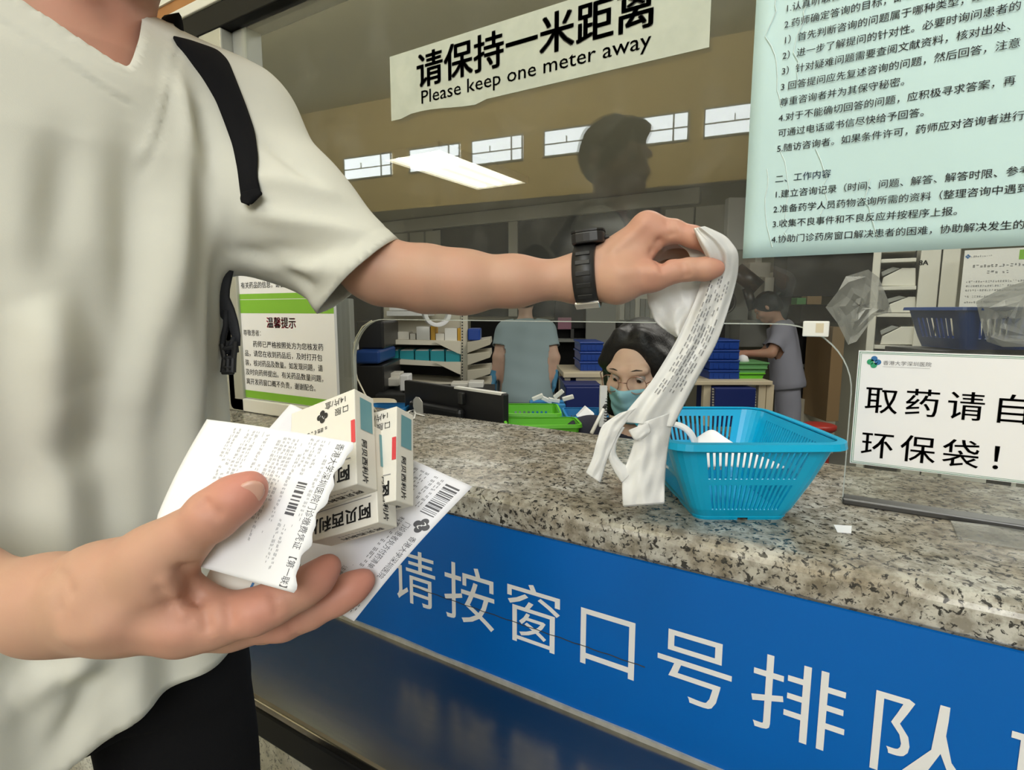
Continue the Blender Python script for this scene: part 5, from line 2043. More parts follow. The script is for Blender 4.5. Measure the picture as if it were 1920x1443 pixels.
def human(label, J, face, skin, top_m, pants_m, vox=0.008, gloves=None, sleeve=0.62, hair=None, group=None, seed=1):
    """J: joints head neck shL shR elL elR wrL wrR hipL hipR knL knR anL anR (points); face: facing direction of the head"""
    f = nrm(face)
    s = nrm(np.cross(A(0, 0, 1), f))
    u = np.cross(f, s)
    hd, at, R = head_field(J['head'], f, s, u, 0.98)
    chest = (J['shL'] + J['shR']) / 2
    pel = (J['hipL'] + J['hipR']) / 2
    hands = []
    for sd in 'LR':
        wv = J['wr' + sd]
        d = nrm(wv - J['el' + sd])
        inw = nrm(pel - wv)
        inw = nrm(inw - d * (inw @ d))
        th = np.cross(d, inw)
        if th @ J.get('front', f) < 0:
            th = -th
        hands.append(relaxed_hand(wv, d, inw, th, 0.95))
    torso = [cone(J['shL'] * 0.8 + chest * 0.2, J['hipL'], .070, .095), cone(J['shR'] * 0.8 + chest * 0.2, J['hipR'], .070, .095), cone(chest, pel, .090, .100)]
    arms = [U([cone(J['sh' + q], J['el' + q], .046, .037), cone(J['el' + q], J['wr' + q], .037, .024)], 0.02) for q in 'LR']
    legs_ = [U([cone(J['hip' + q], J['kn' + q], .080, .052), cone(J['kn' + q], J['an' + q], .052, .036)], 0.02) for q in 'LR']
    nk = [cone(J['neck'], at(-0.02, 0, -0.06), .050, .047)]
    body = U([U(torso + arms + legs_ + nk, 0.05), hd] + hands, 0.012)
    V, F = surface(body, vox)
    V = relax(V, F, 1, 0.3)
    p = obj('person', V, F, skin, None, smooth=True)
    tag(p, label, 'person', group)
    set_flush(p, V, [(J['wrL'], 0.08, 0.3), (J['wrR'], 0.08, 0.3)])
    # top with short sleeves
    tops = [cone(J['shL'] * 0.85 + chest * 0.15, J['hipL'] * 1.0, .088, .122), cone(J['shR'] * 0.85 + chest * 0.15, J['hipR'], .088, .122), cone(chest, pel, .112, .128)]
    slv = [U([cone(J['sh' + q], J['sh' + q] + (J['el' + q] - J['sh' + q]) * 0.95, .064, .064)], 0.01) for q in 'LR']
    tf = U([U(tops, 0.07)] + slv, 0.035)
    V, F = surface(tf, vox * 1.1)
    V = relax(V, F, 2, 0.5)
    V = V + normals(V, F) * (wave(V, seed, 26)[:, None] * 0.006 + wave(V, seed + 9, 60)[:, None] * 0.002)
    ax = nrm(chest - pel)
    hem = pel - ax * 0.05
    V, F = trim(V, F, lambda q: (hem - q) @ ax)
    ncx = J['neck']
    nax = nrm(ax + f * 0.25)
    V, F = trim(V, F, lambda q: np.where(np.linalg.norm((q - ncx) - ((q - ncx) @ ax)[:, None] * ax, axis=1) < 0.085, (q - ncx) @ nax + 0.022 - J.get('collar', 0), -1.0))
    for q in 'LR':
        e = J['sh' + q] + (J['el' + q] - J['sh' + q]) * sleeve
        a = nrm(J['el' + q] - J['sh' + q])
        V, F = trim(V, F, lambda r, e=e, a=a: np.where(np.linalg.norm((r - e) - ((r - e) @ a)[:, None] * a, axis=1) < 0.080, (r - e) @ a, -1.0))
    o = obj('scrub_top', V, F, top_m, p, smooth=True, solid=0.003, offset=-1)
    if pants_m:
        pf = U([U([cone(J['hip' + q], J['kn' + q], .096, .075), cone(J['kn' + q], J['an' + q], .075, .066)], 0.03) for q in 'LR'] + [cone(pel, pel + ax * 0.06, .11, .10)], 0.03)
        V, F = surface(pf, vox * 1.2)
        V = V + normals(V, F) * (wave(V, seed + 3, 30)[:, None] * 0.004)
        fl = min(J['anL'][2], J['anR'][2]) - 0.02
        V, F = trim(V, F, lambda q: fl - q[:, 2])
        obj('trousers', V, F, pants_m, p, smooth=True)
        for q in 'LR':
            fd = nrm((J.get('front', f)) * A(1, 1, 0))
            an = J['an' + q]
            sf = U([ell(A(an[0], an[1], FLZ + 0.04) + fd * 0.05, (.125, .045, .038), np.stack([fd, A(-fd[1], fd[0], 0), A(0, 0, 1)]))], 0.01)
            V, F = surface(sf, 0.01)
            V[:, 2] = np.maximum(V[:, 2], FLZ)
            obj('shoe', V, F, 'white_plastic', p, smooth=True)
    if gloves:
        for q, h in zip('LR', hands):
            d = nrm(J['wr' + q] - J['el' + q])
            gf = U([h, cone(J['wr' + q] - d * 0.05, J['wr' + q], 0.027, 0.022)], 0.01)
            V, F = surface(gf, 0.0045)
            V = V + normals(V, F) * 0.003
            V, F = trim(V, F, lambda r, q=q, d=d: (J['wr' + q] - d * 0.045 - r) @ d)
            obj('glove', V, F, gloves, p, smooth=True)
    for b in (0.031, -0.031):
        c = at(0.0755, b, 0.004)
        e = MB()
        e.lathe(c - f * 0.012, f, [(0.0, 0.004), (0.003, 0.009), (0.008, 0.012), (0.012, 0.0125), (0.018, 0.010), (0.0225, 0.0055), (0.024, 0.002)], 14)
        eo = e.build('eye', 'eye_white_shaded', p, smooth=True)
        i2 = MB()
        look = nrm(f - u * J.get('gaze', 0.1))
        i2.lathe(c + look * 0.0112, look, [(0, 0.0058), (0.0008, 0.0055), (0.0012, 0.002)], 12)
        i2.build('iris', 'eye_dark', eo, smooth=True)
    if hair:
        hv_, hq_ = surface(hair(at, R), 0.006)
        hv_ = hv_ + normals(hv_, hq_) * (wave(hv_, seed + 5, 120)[:, None] * 0.0022)
        obj('hair', hv_, hq_, 'hair_black', p, smooth=True)
    return p, at, R, f, s, u


FLZ = -0.15          # dispensary floor


def short_hair(at, R):
    return U([ell(at(-0.018, 0, 0.026), (0.106, 0.086, 0.100), R), ell(at(-0.055, 0, -0.03), (0.062, 0.074, 0.062), R)], 0.02,
             sub=[ell(at(0.085, 0, -0.035), (0.062, 0.085, 0.075), R), ell(at(0.03, 0, -0.11), (0.10, 0.12, 0.07), R)])


# worker with the back turned, beside the shelf
w = 4.0
J = dict(head=P(985, 558, w), neck=P(985, 597, w), shL=P(946, 622, w), shR=P(1026, 622, w), elL=P(934, 669, w - .03), elR=P(1040, 670, w - .03), wrL=P(926, 706, w - .02), wrR=P(1039, 704, w - .02),
         hipL=P(962, 742, w), hipR=P(1008, 742, w), knL=P(962, 850, w), knR=P(1008, 850, w), front=HF)
for q in 'LR':
    J['an' + q] = A(J['kn' + q][0], J['kn' + q][1], FLZ + 0.09)
human('person in pale blue scrubs and blue gloves with back turned, beside the cream shelf', J, HF + A(0, 0, -0.25), 'skin_fair', 'scrub_blue', 'scrub_blue', gloves='glove_blue', sleeve=0.60, hair=short_hair, seed=41)

# worker bending over the table on the right
w = 4.6
J = dict(head=P(1438, 576, w), neck=P(1457, 604, w), shL=P(1466, 622, w + .15), shR=P(1466, 622, w - .15), elL=P(1432, 662, w + .18), elR=P(1446, 662, w - .20), wrL=P(1392, 664, w + .10), wrR=P(1398, 662, w - .14),
         hipL=P(1477, 716, w + .09), hipR=P(1477, 716, w - .09), knL=P(1470, 806, w + .08), knR=P(1482, 806, w - .08), front=-RT)
for q in 'LR':
    J['an' + q] = A(J['kn' + q][0], J['kn' + q][1], FLZ + 0.09)
human('person in lilac grey scrubs bending over the table with stacked green trays', J, -RT * 0.8 + HF * 0.55 + A(0, 0, -0.75), 'skin', 'scrub_lilac', 'scrub_lilac', sleeve=0.75, hair=short_hair, seed=57)

# pharmacist seated behind the hatch, with glasses and mask
w = 1.42
HCW = P(1200, 690, w)
cf = nrm(-A(0, 1, 0) + RT * -0.05)
cs_ = A(1, 0, 0)
nb2 = HCW + A(-0.0, 0.025, -0.155)
J = dict(head=HCW, neck=nb2, shL=nb2 + A(0.165, 0.02, -0.075), shR=nb2 + A(-0.165, 0.02, -0.075), elL=nb2 + A(0.21, -0.02, -0.32), elR=nb2 + A(-0.18, 0.02, -0.34),
         wrL=nb2 + A(0.10, -0.17, -0.40), wrR=nb2 + A(-0.06, -0.15, -0.44), hipL=nb2 + A(0.09, 0.06, -0.50), hipR=nb2 + A(-0.09, 0.06, -0.50), gaze=0.42, collar=0.035,
         knL=nb2 + A(0.10, -0.10 + 0.12, -0.56), knR=nb2 + A(-0.10, -0.10 + 0.12, -0.56), front=cf)
for q in 'LR':
    J['an' + q] = A(J['kn' + q][0], J['kn' + q][1] - 0.0, FLZ + 0.09)
fdir = nrm(A(0.05, -1.0, 0) + A(0, 0, -0.30) + RT * -0.12)


def bob_hair(at, R):
    return U([ell(at(-0.014, 0, 0.024), (0.104, 0.088, 0.102), R), cone(at(-0.01, 0.076, 0.03), at(-0.005, 0.084, -0.12), 0.030, 0.026), cone(at(-0.01, -0.076, 0.03), at(-0.005, -0.084, -0.12), 0.030, 0.026),
              cone(at(-0.05, 0.03, 0.0), at(-0.065, 0.03, -0.15), 0.052, 0.045), cone(at(-0.05, -0.03, 0.0), at(-0.065, -0.03, -0.15), 0.052, 0.045),
              cone(at(0.045, 0.028, 0.102), at(0.040, 0.078, 0.030), 0.018, 0.018), cone(at(0.045, -0.028, 0.102), at(0.040, -0.078, 0.030), 0.018, 0.018)], 0.022,
             sub=[ell(at(0.105, 0, -0.012), (0.064, 0.070, 0.108), R), cone(at(0.06, 0, 0.108), at(0.02, 0, 0.128), 0.004, 0.0025)])


lady, lat, LR_, lf_, ls_, lu_ = human('person with black hair, round glasses and blue face mask seated behind the serving hatch', J, fdir, 'skin_fair', 'jacket_dark', 'black_cloth', vox=0.0042, sleeve=0.95, hair=bob_hair, seed=71)
# mask: pleated sheet over nose and chin
mb = MB()


def mask_at(u, v):
    a = (u - 0.5) * 2
    y = 0.065 * a
    z = -0.022 - 0.086 * v
    nose = 0.020 * math.exp(-(a / 0.28) ** 2) * math.exp(-((v - 0.08) / 0.30) ** 2)
    x = 0.111 - 0.046 * a * a - 0.010 * v * v + nose + 0.0025 * math.sin(v * 18) - 0.006 * abs(a) ** 3
    return lat(x, y, z + 0.012 * (1 - abs(a)) * (1 if v < 0.02 else max(0, 1 - v * 4)) - 0.006 * (1 - a * a) * v)


mb.grid(mask_at, 18, 16)
mk = mb.build('face_mask', 'mask_blue', lady, smooth=True, solid=0.0012)
for b in (1, -1):
    lp = MB()
    lp.tube([mask_at(0.5 + 0.49 * b, 0.02), lat(0.02, 0.080 * b, 0.0), lat(-0.022, 0.086 * b, 0.006)], 0.0013, 6)
    lp.tube([mask_at(0.5 + 0.49 * b, 0.9), lat(0.02, 0.080 * b, -0.045), lat(-0.024, 0.086 * b, -0.02)], 0.0013, 6)
    lp.build('ear_loop', 'sign_white', mk)
# round wire glasses
gb = MB()
for b in (1, -1):
    gb.tube([lat(0.113 - 0.008 * abs(math.sin(k / 24 * 2 * math.pi)) * 0 - 0.006 * (1 if b * math.cos(k / 24 * 2 * math.pi) > 0 else 0) * abs(math.cos(k / 24 * 2 * math.pi)), 0.034 * b + 0.0235 * math.cos(k / 24 * 2 * math.pi), 0.000 + 0.0225 * math.sin(k / 24 * 2 * math.pi)) for k in range(24)], 0.0011, 6, closed=True)
gb.tube([lat(0.114, 0.0105, 0.004), lat(0.120, 0.0, 0.008), lat(0.114, -0.0105, 0.004)], 0.0011, 6)
go = gb.build('glasses', 'wire_rose', lady, smooth=True)
for b in (1, -1):
    tb = MB()
    tb.tube([lat(0.106, 0.0575 * b, 0.004), lat(0.07, 0.079 * b, 0.008), lat(-0.02, 0.088 * b, 0.008)], 0.0012, 6)
    tb.build('temple_arm', 'wire_rose', go)
# eyebrows
for b in (1, -1):
    eb = MB()
    eb.tube([lat(0.0955, 0.014 * b, 0.027), lat(0.095, 0.030 * b, 0.032), lat(0.086, 0.047 * b, 0.028)], [0.0018, 0.0024, 0.0012], 6, flat=0.6)
    eb.build('eyebrow', 'hair_black', lady, smooth=True)
# her chair
ch = thing('office_chair', 'black office chair with the seated pharmacist behind the hatch', 'chair', (HCW[0], HCW[1] + 0.15, FLZ))
cx_, cy_ = HCW[0], HCW[1] + 0.12
sz = nb2[2] - 0.63
MB().box((cx_ - 0.23, cy_ - 0.22, sz - 0.07), (cx_ + 0.23, cy_ + 0.22, sz)).build('seat', 'black_cloth', ch, bevel=0.03, seg=4)
MB().box((cx_ - 0.20, cy_ + 0.20, sz + 0.10), (cx_ + 0.20, cy_ + 0.26, sz + 0.42)).build('backrest', 'black_cloth', ch, bevel=0.025, seg=4)
MB().tube([(cx_, cy_, FLZ + 0.06), (cx_, cy_, sz - 0.07)], 0.03, 12).build('column', 'steel_dark', ch)
for k in range(5):
    a = 2 * math.pi * k / 5
    MB().tube([(cx_, cy_, FLZ + 0.09), (cx_ + 0.27 * math.cos(a), cy_ + 0.27 * math.sin(a), FLZ + 0.03)], [0.025, 0.018], 8).build('leg', 'black_plastic', ch)

# ------------------------------------------------------------------ furniture and stock in the dispensary
ZU = A(0, 0, 1)


def facing(px, w):
    """upright plane at depth w in direction px, turned square to that direction"""
    n = nrm(ray(px, 582) * A(1, 1, 0))
    return P(px, 582, w), n


def hit(px, py, pl):
    o, n = pl
    r = ray(px, py)
    return CAM + r * (((o - CAM) @ n) / (r @ n))


def vbox(x0, y0, x1, y1, w, d, mb=None, mi=0, pl=None, off=0.0):
    """upright box whose near face fills picture rectangle x0..x1, y0..y1 at depth w, running back by d"""
    if pl is not None:
        pl = (pl[0] + pl[1] * off, pl[1])
        ym = min((y0 + y1) / 2, 570)
        p, p1 = hit(x0, ym, pl), hit(x1, ym, pl)
        zb, zt_ = max(FLZ, hit(x0, y1, pl)[2]), hit(x0, y0, pl)[2]
        p[2] = zb
        mb = mb or MB()
        return mb.obox(p, (p1 - p) * A(1, 1, 0), pl[1] * d, ZU * (zt_ - zb), mi)
    p = P(x0, y1, w)
    top = P(x0, y0, w)
    h = top[2] - p[2]
    u = RT * ((x1 - x0) / FOC * w)
    mb = mb or MB()
    return mb.obox(p, u, HF * d, ZU * h, mi)


def vthing(name, label, cat, x0, y0, x1, y1, w, d, m, group=None, bevel=0.004):
    o = vbox(x0, y0, x1, y1, w, d).build(name, m, None, bevel=bevel)
    return tag(o, label, cat, group)


def base_of(x, y, w, d=0.0):
    p = P(x, y, w) + HF * d
    return p


# cream gondola shelf
W = 2.9
sh = thing('shelf_unit', 'cream metal gondola shelf with slotted upright left of the worker in pale blue', 'shelf', A(*P(868, 690, W)[:2], FLZ))
up_ = MB()
p0 = P(863, 570, W)
up_.obox(A(p0[0], p0[1], FLZ), RT * 0.036, HF * 0.04, ZU * (p0[2] + 0.15 - FLZ))
uo = up_.build('upright', 'cream_metal', sh, bevel=0.002)
sl = MB()
for i in range(26):
    y = 586 + i * 5.6
    vbox(865.5, y, 868, y + 2.6, W - 0.001, 0.002, sl)
sl.build('slots', 'dark_equipment', uo)
vbox(722, 560, 863, 642, W + 0.30, 0.02).build('back_panel', 'cream_metal', sh)
vbox(722, 642, 863, 760, W + 0.32, 0.02).build('back_panel', 'dark_equipment', sh)
for yl, x0, dy in ((636, 711, 3), (672, 709, 8), (712, 716, 8), (748, 716, 8)):
    mb = MB()
    a_, b_, c_, d_ = P(x0, yl, W - 0.05), P(863, yl + dy, W), P(863, yl + dy + 9, W), P(x0, yl + 9, W - 0.05)
    mb.prism([a_, b_, c_, d_], HF * 0.32)
    mb.build('shelf_board', 'cream_metal', sh, bevel=0.002)
for yl in (640, 678, 716):
    MB().prism([P(812, yl, W - 0.03), P(864, yl, W - 0.004), P(864, yl + 24, W - 0.004), P(858, yl + 22, W - 0.004)], HF * 0.003).build('bracket', 'cream_metal', sh)
for yl, yr in ((641, 635), (664, 659), (694, 690), (722, 716)):
    MB().prism([P(876, yl, W), P(918, yr, W - 0.05), P(919, yr + 11, W - 0.05), P(876, yl + 21, W)], HF * 0.30).build('side_shelf', 'cream_metal', sh, bevel=0.002)

# stock on the shelf
zt = 639
for i, (x0, y0, x1, m, lab) in enumerate(((739, 622, 767, 'box_card', 'white carton with a dark printed band on the upper cream shelf'), (769, 625, 779, 'box_card', 'narrow white carton standing second from left on the cream shelf'),
                                          (781, 612, 806, 'white_plastic', 'tall white carton in the middle of the upper cream shelf'), (808, 610, 816, 'box_amber', 'amber carton edge in the middle of the upper cream shelf'),
                                          (817, 625, 833, 'box_card', 'low white carton right of the middle amber one on the cream shelf'), (834, 615, 857, 'white_plastic', 'square white carton beside the right amber one on the cream shelf'), (858, 615, 864, 'box_amber', 'amber carton at the upright end of the upper cream shelf'))):
    wz = W + 0.02
    c = thing('carton', lab, 'box', P((x0 + x1) / 2, zt, wz), 'cartons on the upper cream shelf')
    yb = 636 + (x0 - 711) * 0.02 + 0.5
    vbox(x0, y0, x1, yb, wz, 0.12).build('body', m, c, bevel=0.001)
    if i in (0, 2, 5):
        vbox(x0 + (x1 - x0) * 0.15, y0 + (yb - y0) * 0.3, x0 + (x1 - x0) * 0.75, y0 + (yb - y0) * 0.45, wz - 0.0008, 0.0005).build('label', 'ink_soft', c)
tag(vbox(877, 616, 900, 638, W + 0.01, 0.16).build('carton', 'crate_blue', None, bevel=0.006), 'bright blue plastic bin right of the slotted upright', 'bin')
for i in range(5):
    x0 = 721 + i * 28.6
    c = thing('shelf_bin', '%s teal bin on the second board of the cream shelf' % ('leftmost', 'second from left', 'middle', 'fourth from left', 'rightmost')[i], 'bin', P(x0 + 13, 676, W), 'teal bins on the second cream shelf')
    yb = 672.5 + (x0 + 27 - 709) * 0.052
    mb = MB()
    p = P(x0, yb, W + 0.01)
    wd = RT * (27 / FOC * W)
    hh = P(x0, 655, W + 0.01)[2] - p[2]
    t = 0.003
    mb.obox(p, wd, HF * 0.2, ZU * t)
    mb.obox(p, wd, HF * t, ZU * hh * 0.9)
    mb.obox(p + HF * 0.2, wd, HF * t, ZU * hh)
    mb.obox(p, nrm(wd) * t, HF * 0.2, ZU * hh)
    mb.obox(p + wd - nrm(wd) * t, nrm(wd) * t, HF * 0.2, ZU * hh)
    mb.build('tray', 'bin_teal', c)
    MB().obox(p + ZU * hh * 0.72 + HF * 0.01 + nrm(wd) * 0.004, wd - nrm(wd) * 0.008, HF * 0.17, ZU * hh * 0.26).build('packets', 'white_plastic', c, bevel=0.004)
for k, (x0, y0, x1, y1, wz) in enumerate(((730, 574, 800, 582, W + .1), (725, 583, 806, 592, W + .08))):
    tag(vbox(x0, y0, x1, y1, wz, 0.18).build('paper_stack', 'paper_white', None, bevel=0.001), ('upper' if k == 0 else 'lower') + ' flat pack of paper on top of the cream shelf', 'paper')
mb = MB()
mb.lathe(P(817, 586, W - 0.03), nrm(-HF + RT * 0.35), [(0, 0.052), (0, 0.072), (0.05, 0.072), (0.05, 0.052)], 32)
mb.f = mb.f[:-2] + [(3 * 32 + k, 3 * 32 + (k + 1) % 32, (k + 1) % 32, k) for k in range(32)]
mb.mi = [0] * len(mb.f)
tag(mb.build('tape_roll', 'paper_white', None, smooth=True, bevel=0.002), 'wide white tape roll hanging at the top of the cream shelf', 'tape roll')
for k, (x0, y0, x1, y1, wz, m, lab) in enumerate(((711, 709, 747, 724, 2.6, 'box_card', 'pale carton lying left of the black monitor top'), (726, 699, 750, 709, 2.65, 'box_card', 'flat pale carton on top of another left of the monitor'), (750, 703, 766, 733, 2.5, 'paper_white', 'upright pale packet behind the left end of the monitor'),
                                                  (845, 718, 880, 726, 2.7, 'box_card', 'flat pale packet behind the monitor at the foot of the upright'), (878, 716, 906, 735, 2.68, 'white_plastic', 'loose white packets behind the right part of the monitor'))):
    vthing('packet', lab, 'packet', x0, y0, x1, y1, wz, 0.10, m, 'packets behind the monitor')
vthing('counter_cabinet', 'low dark cabinet under the pale packets behind the monitor', 'cabinet', 708, 736, 925, 900, 2.5, 0.35, 'dark_equipment')

# equipment left of the shelf
W = 2.5
eq = thing('label_printer', 'black label printer with small white key at the far left behind the glass', 'printer', P(690, 660, W))
vbox(668, 602, 720, 655, W + .1, 0.35).build('body', 'black_plastic', eq, bevel=0.01)
vbox(676, 628, 686, 634, W + .098, 0.003).build('key', 'white_plastic', eq)
tag(vbox(665, 657, 712, 682, W, 0.35).build('tote_box', 'basket_navy', None, bevel=0.01), 'dark blue tote box under the black label printer', 'box')
ob = thing('file_box', 'black file box with grey label below the dark blue tote', 'box', P(690, 745, W))
vbox(668, 684, 722, 775, W + .03, 0.4).build('body', 'black_plastic', ob, bevel=0.006)
vbox(676, 691, 707, 706, W + .028, 0.003).build('label', 'grey_paint', ob)
cl_ = thing('grey_column', 'grey post with white switch at the left edge of the hatch', 'post', A(*P(650, 700, 2.3)[:2], FLZ))
p = P(638, 800, 2.3)
MB().obox(A(p[0], p[1], FLZ), RT * 0.058, HF * 0.06, ZU * (P(638, 560, 2.3)[2] - FLZ)).build('body', 'grey_paint', cl_, bevel=0.004)
vbox(645, 640, 671, 642.5, 2.29, 0.01).build('arm', 'white_plastic', cl_)
vbox(662, 641, 671, 656, 2.28, 0.02).build('switch', 'white_plastic', cl_, bevel=0.004)

# desk with the monitor and trays
desk = thing('desk', 'cream staff desk behind the counter carrying the monitor and trays', 'desk', (-1.45, 1.55, FLZ))
MB().box((-2.3, 1.22, 0.59), (-0.74, 1.72, 0.62)).build('desktop', 'cream_wood', desk, bevel=0.004)
for x in (-2.26, -0.80):
    for y in (1.26, 1.66):
        MB().box((x - 0.025, y - 0.025, FLZ), (x + 0.025, y + 0.025, 0.59)).build('leg', 'steel_dark', desk)
MB().box((-1.00, 1.25, 0.62), (-0.62, 1.70, 0.81)).build('riser', 'cream_wood', desk, bevel=0.004)
MB().box((-2.2, 1.23, 0.62), (-1.22, 1.60, 0.83)).build('riser', 'cream_wood', desk, bevel=0.004)
mR, mL = P(944, 739, 1.50), P(757, 703, 1.80)
mL[2] = mR[2]
mo = thing('monitor', 'black monitor seen from behind with a torn paper tag stuck on its back', 'monitor', A(*((mR + mL) / 2)[:2], 0.62))
mu = nrm(mR - mL)
mn = A(mu[1], -mu[0], 0)
if mn[1] > 0:
    mn = -mn
ml = np.linalg.norm(mR - mL)
MB().obox(mL - ZU * 0.29, mu * ml, -mn * 0.022, ZU * 0.29).build('housing', 'black_plastic', mo, bevel=0.004)
MB().obox(mL - ZU * 0.245 + mu * ml * 0.12, mu * ml * 0.55, mn * 0.028, ZU * 0.19).build('back_bulge', 'black_plastic', mo, bevel=0.02, seg=3)
MB().obox(mL - ZU * 0.004 + mu * ml * 0.55, mu * ml * 0.43, -mn * 0.02, ZU * 0.006).build('top_strip', 'white_plastic', mo)
MB().obox((mL + mR) / 2 - ZU * 0.31 - mn * 0.03 - mu * 0.03, mu * 0.06, mn * 0.02, ZU * 0.10).build('neck', 'black_plastic', mo)
MB().obox((mL + mR) / 2 - ZU * (mR[2] - 0.62) - mn * 0.10 - mu * 0.12, mu * 0.24, mn * 0.18, ZU * 0.012).build('stand', 'black_plastic', mo, bevel=0.004)
tg = Ink(lambda a, b: mL + mn * 0.0305 + mu * (ml * 0.20 + a) + ZU * (-0.035 - b))
tg = MB()
pts = [(0.00, -0.01), (0.012, 0.0), (0.028, 0.0), (0.043, -0.012), (0.046, -0.045), (0.043, -0.062), (0.024, -0.066), (0.010, -0.074), (0.0, -0.066), (0.006, -0.05), (-0.002, -0.03)]
tg.prism([mL + mu * (ml * 0.20 + a) + ZU * (-0.040 + b) + mn * 0.029 for a, b in pts], mn * 0.002)
tg.build('paper_tag', 'box_card', mo)
dk = MB()
cpt = P(880, 738, depth(mL) * 0.4 + depth(mR) * 0.6)
dk.obox(mL + mu * ml * 0.62 - ZU * 0.045, mu * 0.02, mn * 0.016, ZU * 0.035)
dk.build('clip', 'steel_dark', mo, bevel=0.003)


def tray_at(px, py, zr, m, name, label, half, h, ang, group, slots=(8, 8)):
    c = on_z(px, py, zr)
    c[2] = zr - h
    e = A(math.cos(ang), math.sin(ang), 0)
    return basket(name, label, 'tray', c, group, m, None, None, None, None) if False else basket(name, label, 'tray', group, m, c, e, half, (half[0] - 0.012, half[1] - 0.012), h, 0.012, slots, ((0.18, 0.80),), 0.0, False, 0.005)


tray_at(997, 767, 0.920, 'tray_green', 'tray', 'bright green tray at the back, touching the black monitor end', (0.080, 0.085), 0.105, YAW, 'coloured trays beside the monitor')
tray_at(1016, 791, 0.920, 'tray_green', 'tray', 'bright green tray at the front, nearest the granite edge', (0.096, 0.052), 0.105, YAW + 0.06, 'coloured trays beside the monitor')
tray_at(1096, 774, 0.918, 'tray_blue', 'tray', 'blue tray right of the green ones with a folded white slip', (0.056, 0.075), 0.105, YAW, 'coloured trays beside the monitor')
rp2 = random.Random(12)
for k, nm in enumerate(('leftmost', 'second from left', 'middle', 'fourth from left', 'rightmost')):
    x = 1000 + k * 14
    q = P(x, 753 - (k % 2) * 4, 1.96)
    e = nrm(RT * rp2.uniform(0.5, 1) + ZU * rp2.uniform(-0.6, 0.8))
    g2 = nrm(np.cross(e, HF))
    mb = MB().obox(q, e * 0.040, g2 * 0.014, HF * 0.02)
    tag(mb.build('blister_pack', 'white_plastic', None, bevel=0.002), 'small white medicine packet, %s of the heap behind the green trays' % nm, 'packet', 'white packets behind the green trays')
tag(MB().prism([P(1082, 781, 1.66), P(1099, 763, 1.68), P(1114, 775, 1.68), P(1113, 782, 1.66)], HF * 0.03).build('paper_slip', 'paper_white', None), 'folded white slip standing in the blue tray', 'paper')
hp = thing('packet_box', 'blue carton holding the heap of white packets behind the green trays', 'box', P(1030, 770, 1.95))
vbox(994, 757, 1060, 800, 1.95, 0.10).build('body', 'tray_blue', hp, bevel=0.003)
MB().obox(P(985, 800, 2.0) * A(1, 1, 0) + A(0, 0, FLZ), RT * 0.15, HF * 0.2, ZU * (P(985, 800, 1.95)[2] - FLZ)).build('stand', 'dark_equipment', hp)
# spiral notebook and pen by the pharmacist
nt = thing('notebook', 'white spiral notebook standing left of the masked pharmacist', 'notebook', P(1129, 790, 1.36))
vbox(1124, 722, 1137, 800, 1.36, 0.012).build('pages', 'paper_white', nt)
sp_ = MB()
for i in range(14):
    c = P(1136, 726 + i * 5.2, 1.357)
    sp_.tube([c + RT * 0.004 * math.cos(a) + HF * 0.006 * math.sin(a) for a in np.linspace(0, 2 * math.pi, 9)[:-1]], 0.0012, 5, closed=True)
sp_.build('spiral', 'black_plastic', nt)
pn = thing('pen', 'white pen leaning by the granite edge next to the blue tray', 'pen', P(1112, 810, 1.22))
MB().tube([P(1109, 812, 1.275), P(1132, 766, 1.30)], 0.0042, 10).build('barrel', 'white_plastic', pn, smooth=True)
MB().tube([P(1132, 766, 1.30), P(1136, 758, 1.302)], [0.0045, 0.003], 10).build('cap', 'dark_equipment', pn, smooth=True)

# tray and basket at the left end of the desk
lt = thing('wooden_tray', 'cream rounded tray on the desk left of the monitor', 'tray', on_z(690, 752, 0.90))
c = on_z(695, 751, 0.915)
mb = MB()
o = []
for k in range(28):
    a = 2 * math.pi * k / 28
    q = (abs(math.cos(a)) ** 3 + abs(math.sin(a)) ** 3) ** (-1 / 3)
    o.append(c + RT * 0.085 * q * math.cos(a) + HF * 0.07 * q * math.sin(a) - ZU * 0.085)
mb.prism(o, ZU * 0.085)
mb.build('body', 'cream_wood', lt, bevel=0.01, seg=3)
tray_at(728, 762, 0.915, 'tray_blue', 'tray', 'blue tray in front of the cream tray at the left end of the monitor', (0.060, 0.050), 0.085, 0.5, 'coloured trays beside the monitor', (6, 5))

# crates and tables in the middle of the room
def crate(x0, y0, x1, y1, w, d, label, group, m='crate_blue'):
    t = thing('crate', label, 'crate', P((x0 + x1) / 2, y1, w), group)
    vbox(x0, y0 + 1.5, x1, y1, w, d).build('body', m, t, bevel=0.006)
    mb = MB()
    vbox(x0 - 1.5, y0 - 1, x1 + 1.5, y0 + 2.5, w - 0.012, d + 0.024, mb)
    mb.build('rim', m, t, bevel=0.003)
    mb = MB()
    n = 4
    for i in range(n):
        a = x0 + (x1 - x0) * (0.14 + 0.72 * i / n)
        vbox(a, y0 + 6, a + (x1 - x0) * 0.09, y1 - 2.5, w - 0.004, 0.003, mb)
    for i, side in enumerate(('rib',)):
        mb.build('ribs', m, t)
    return t


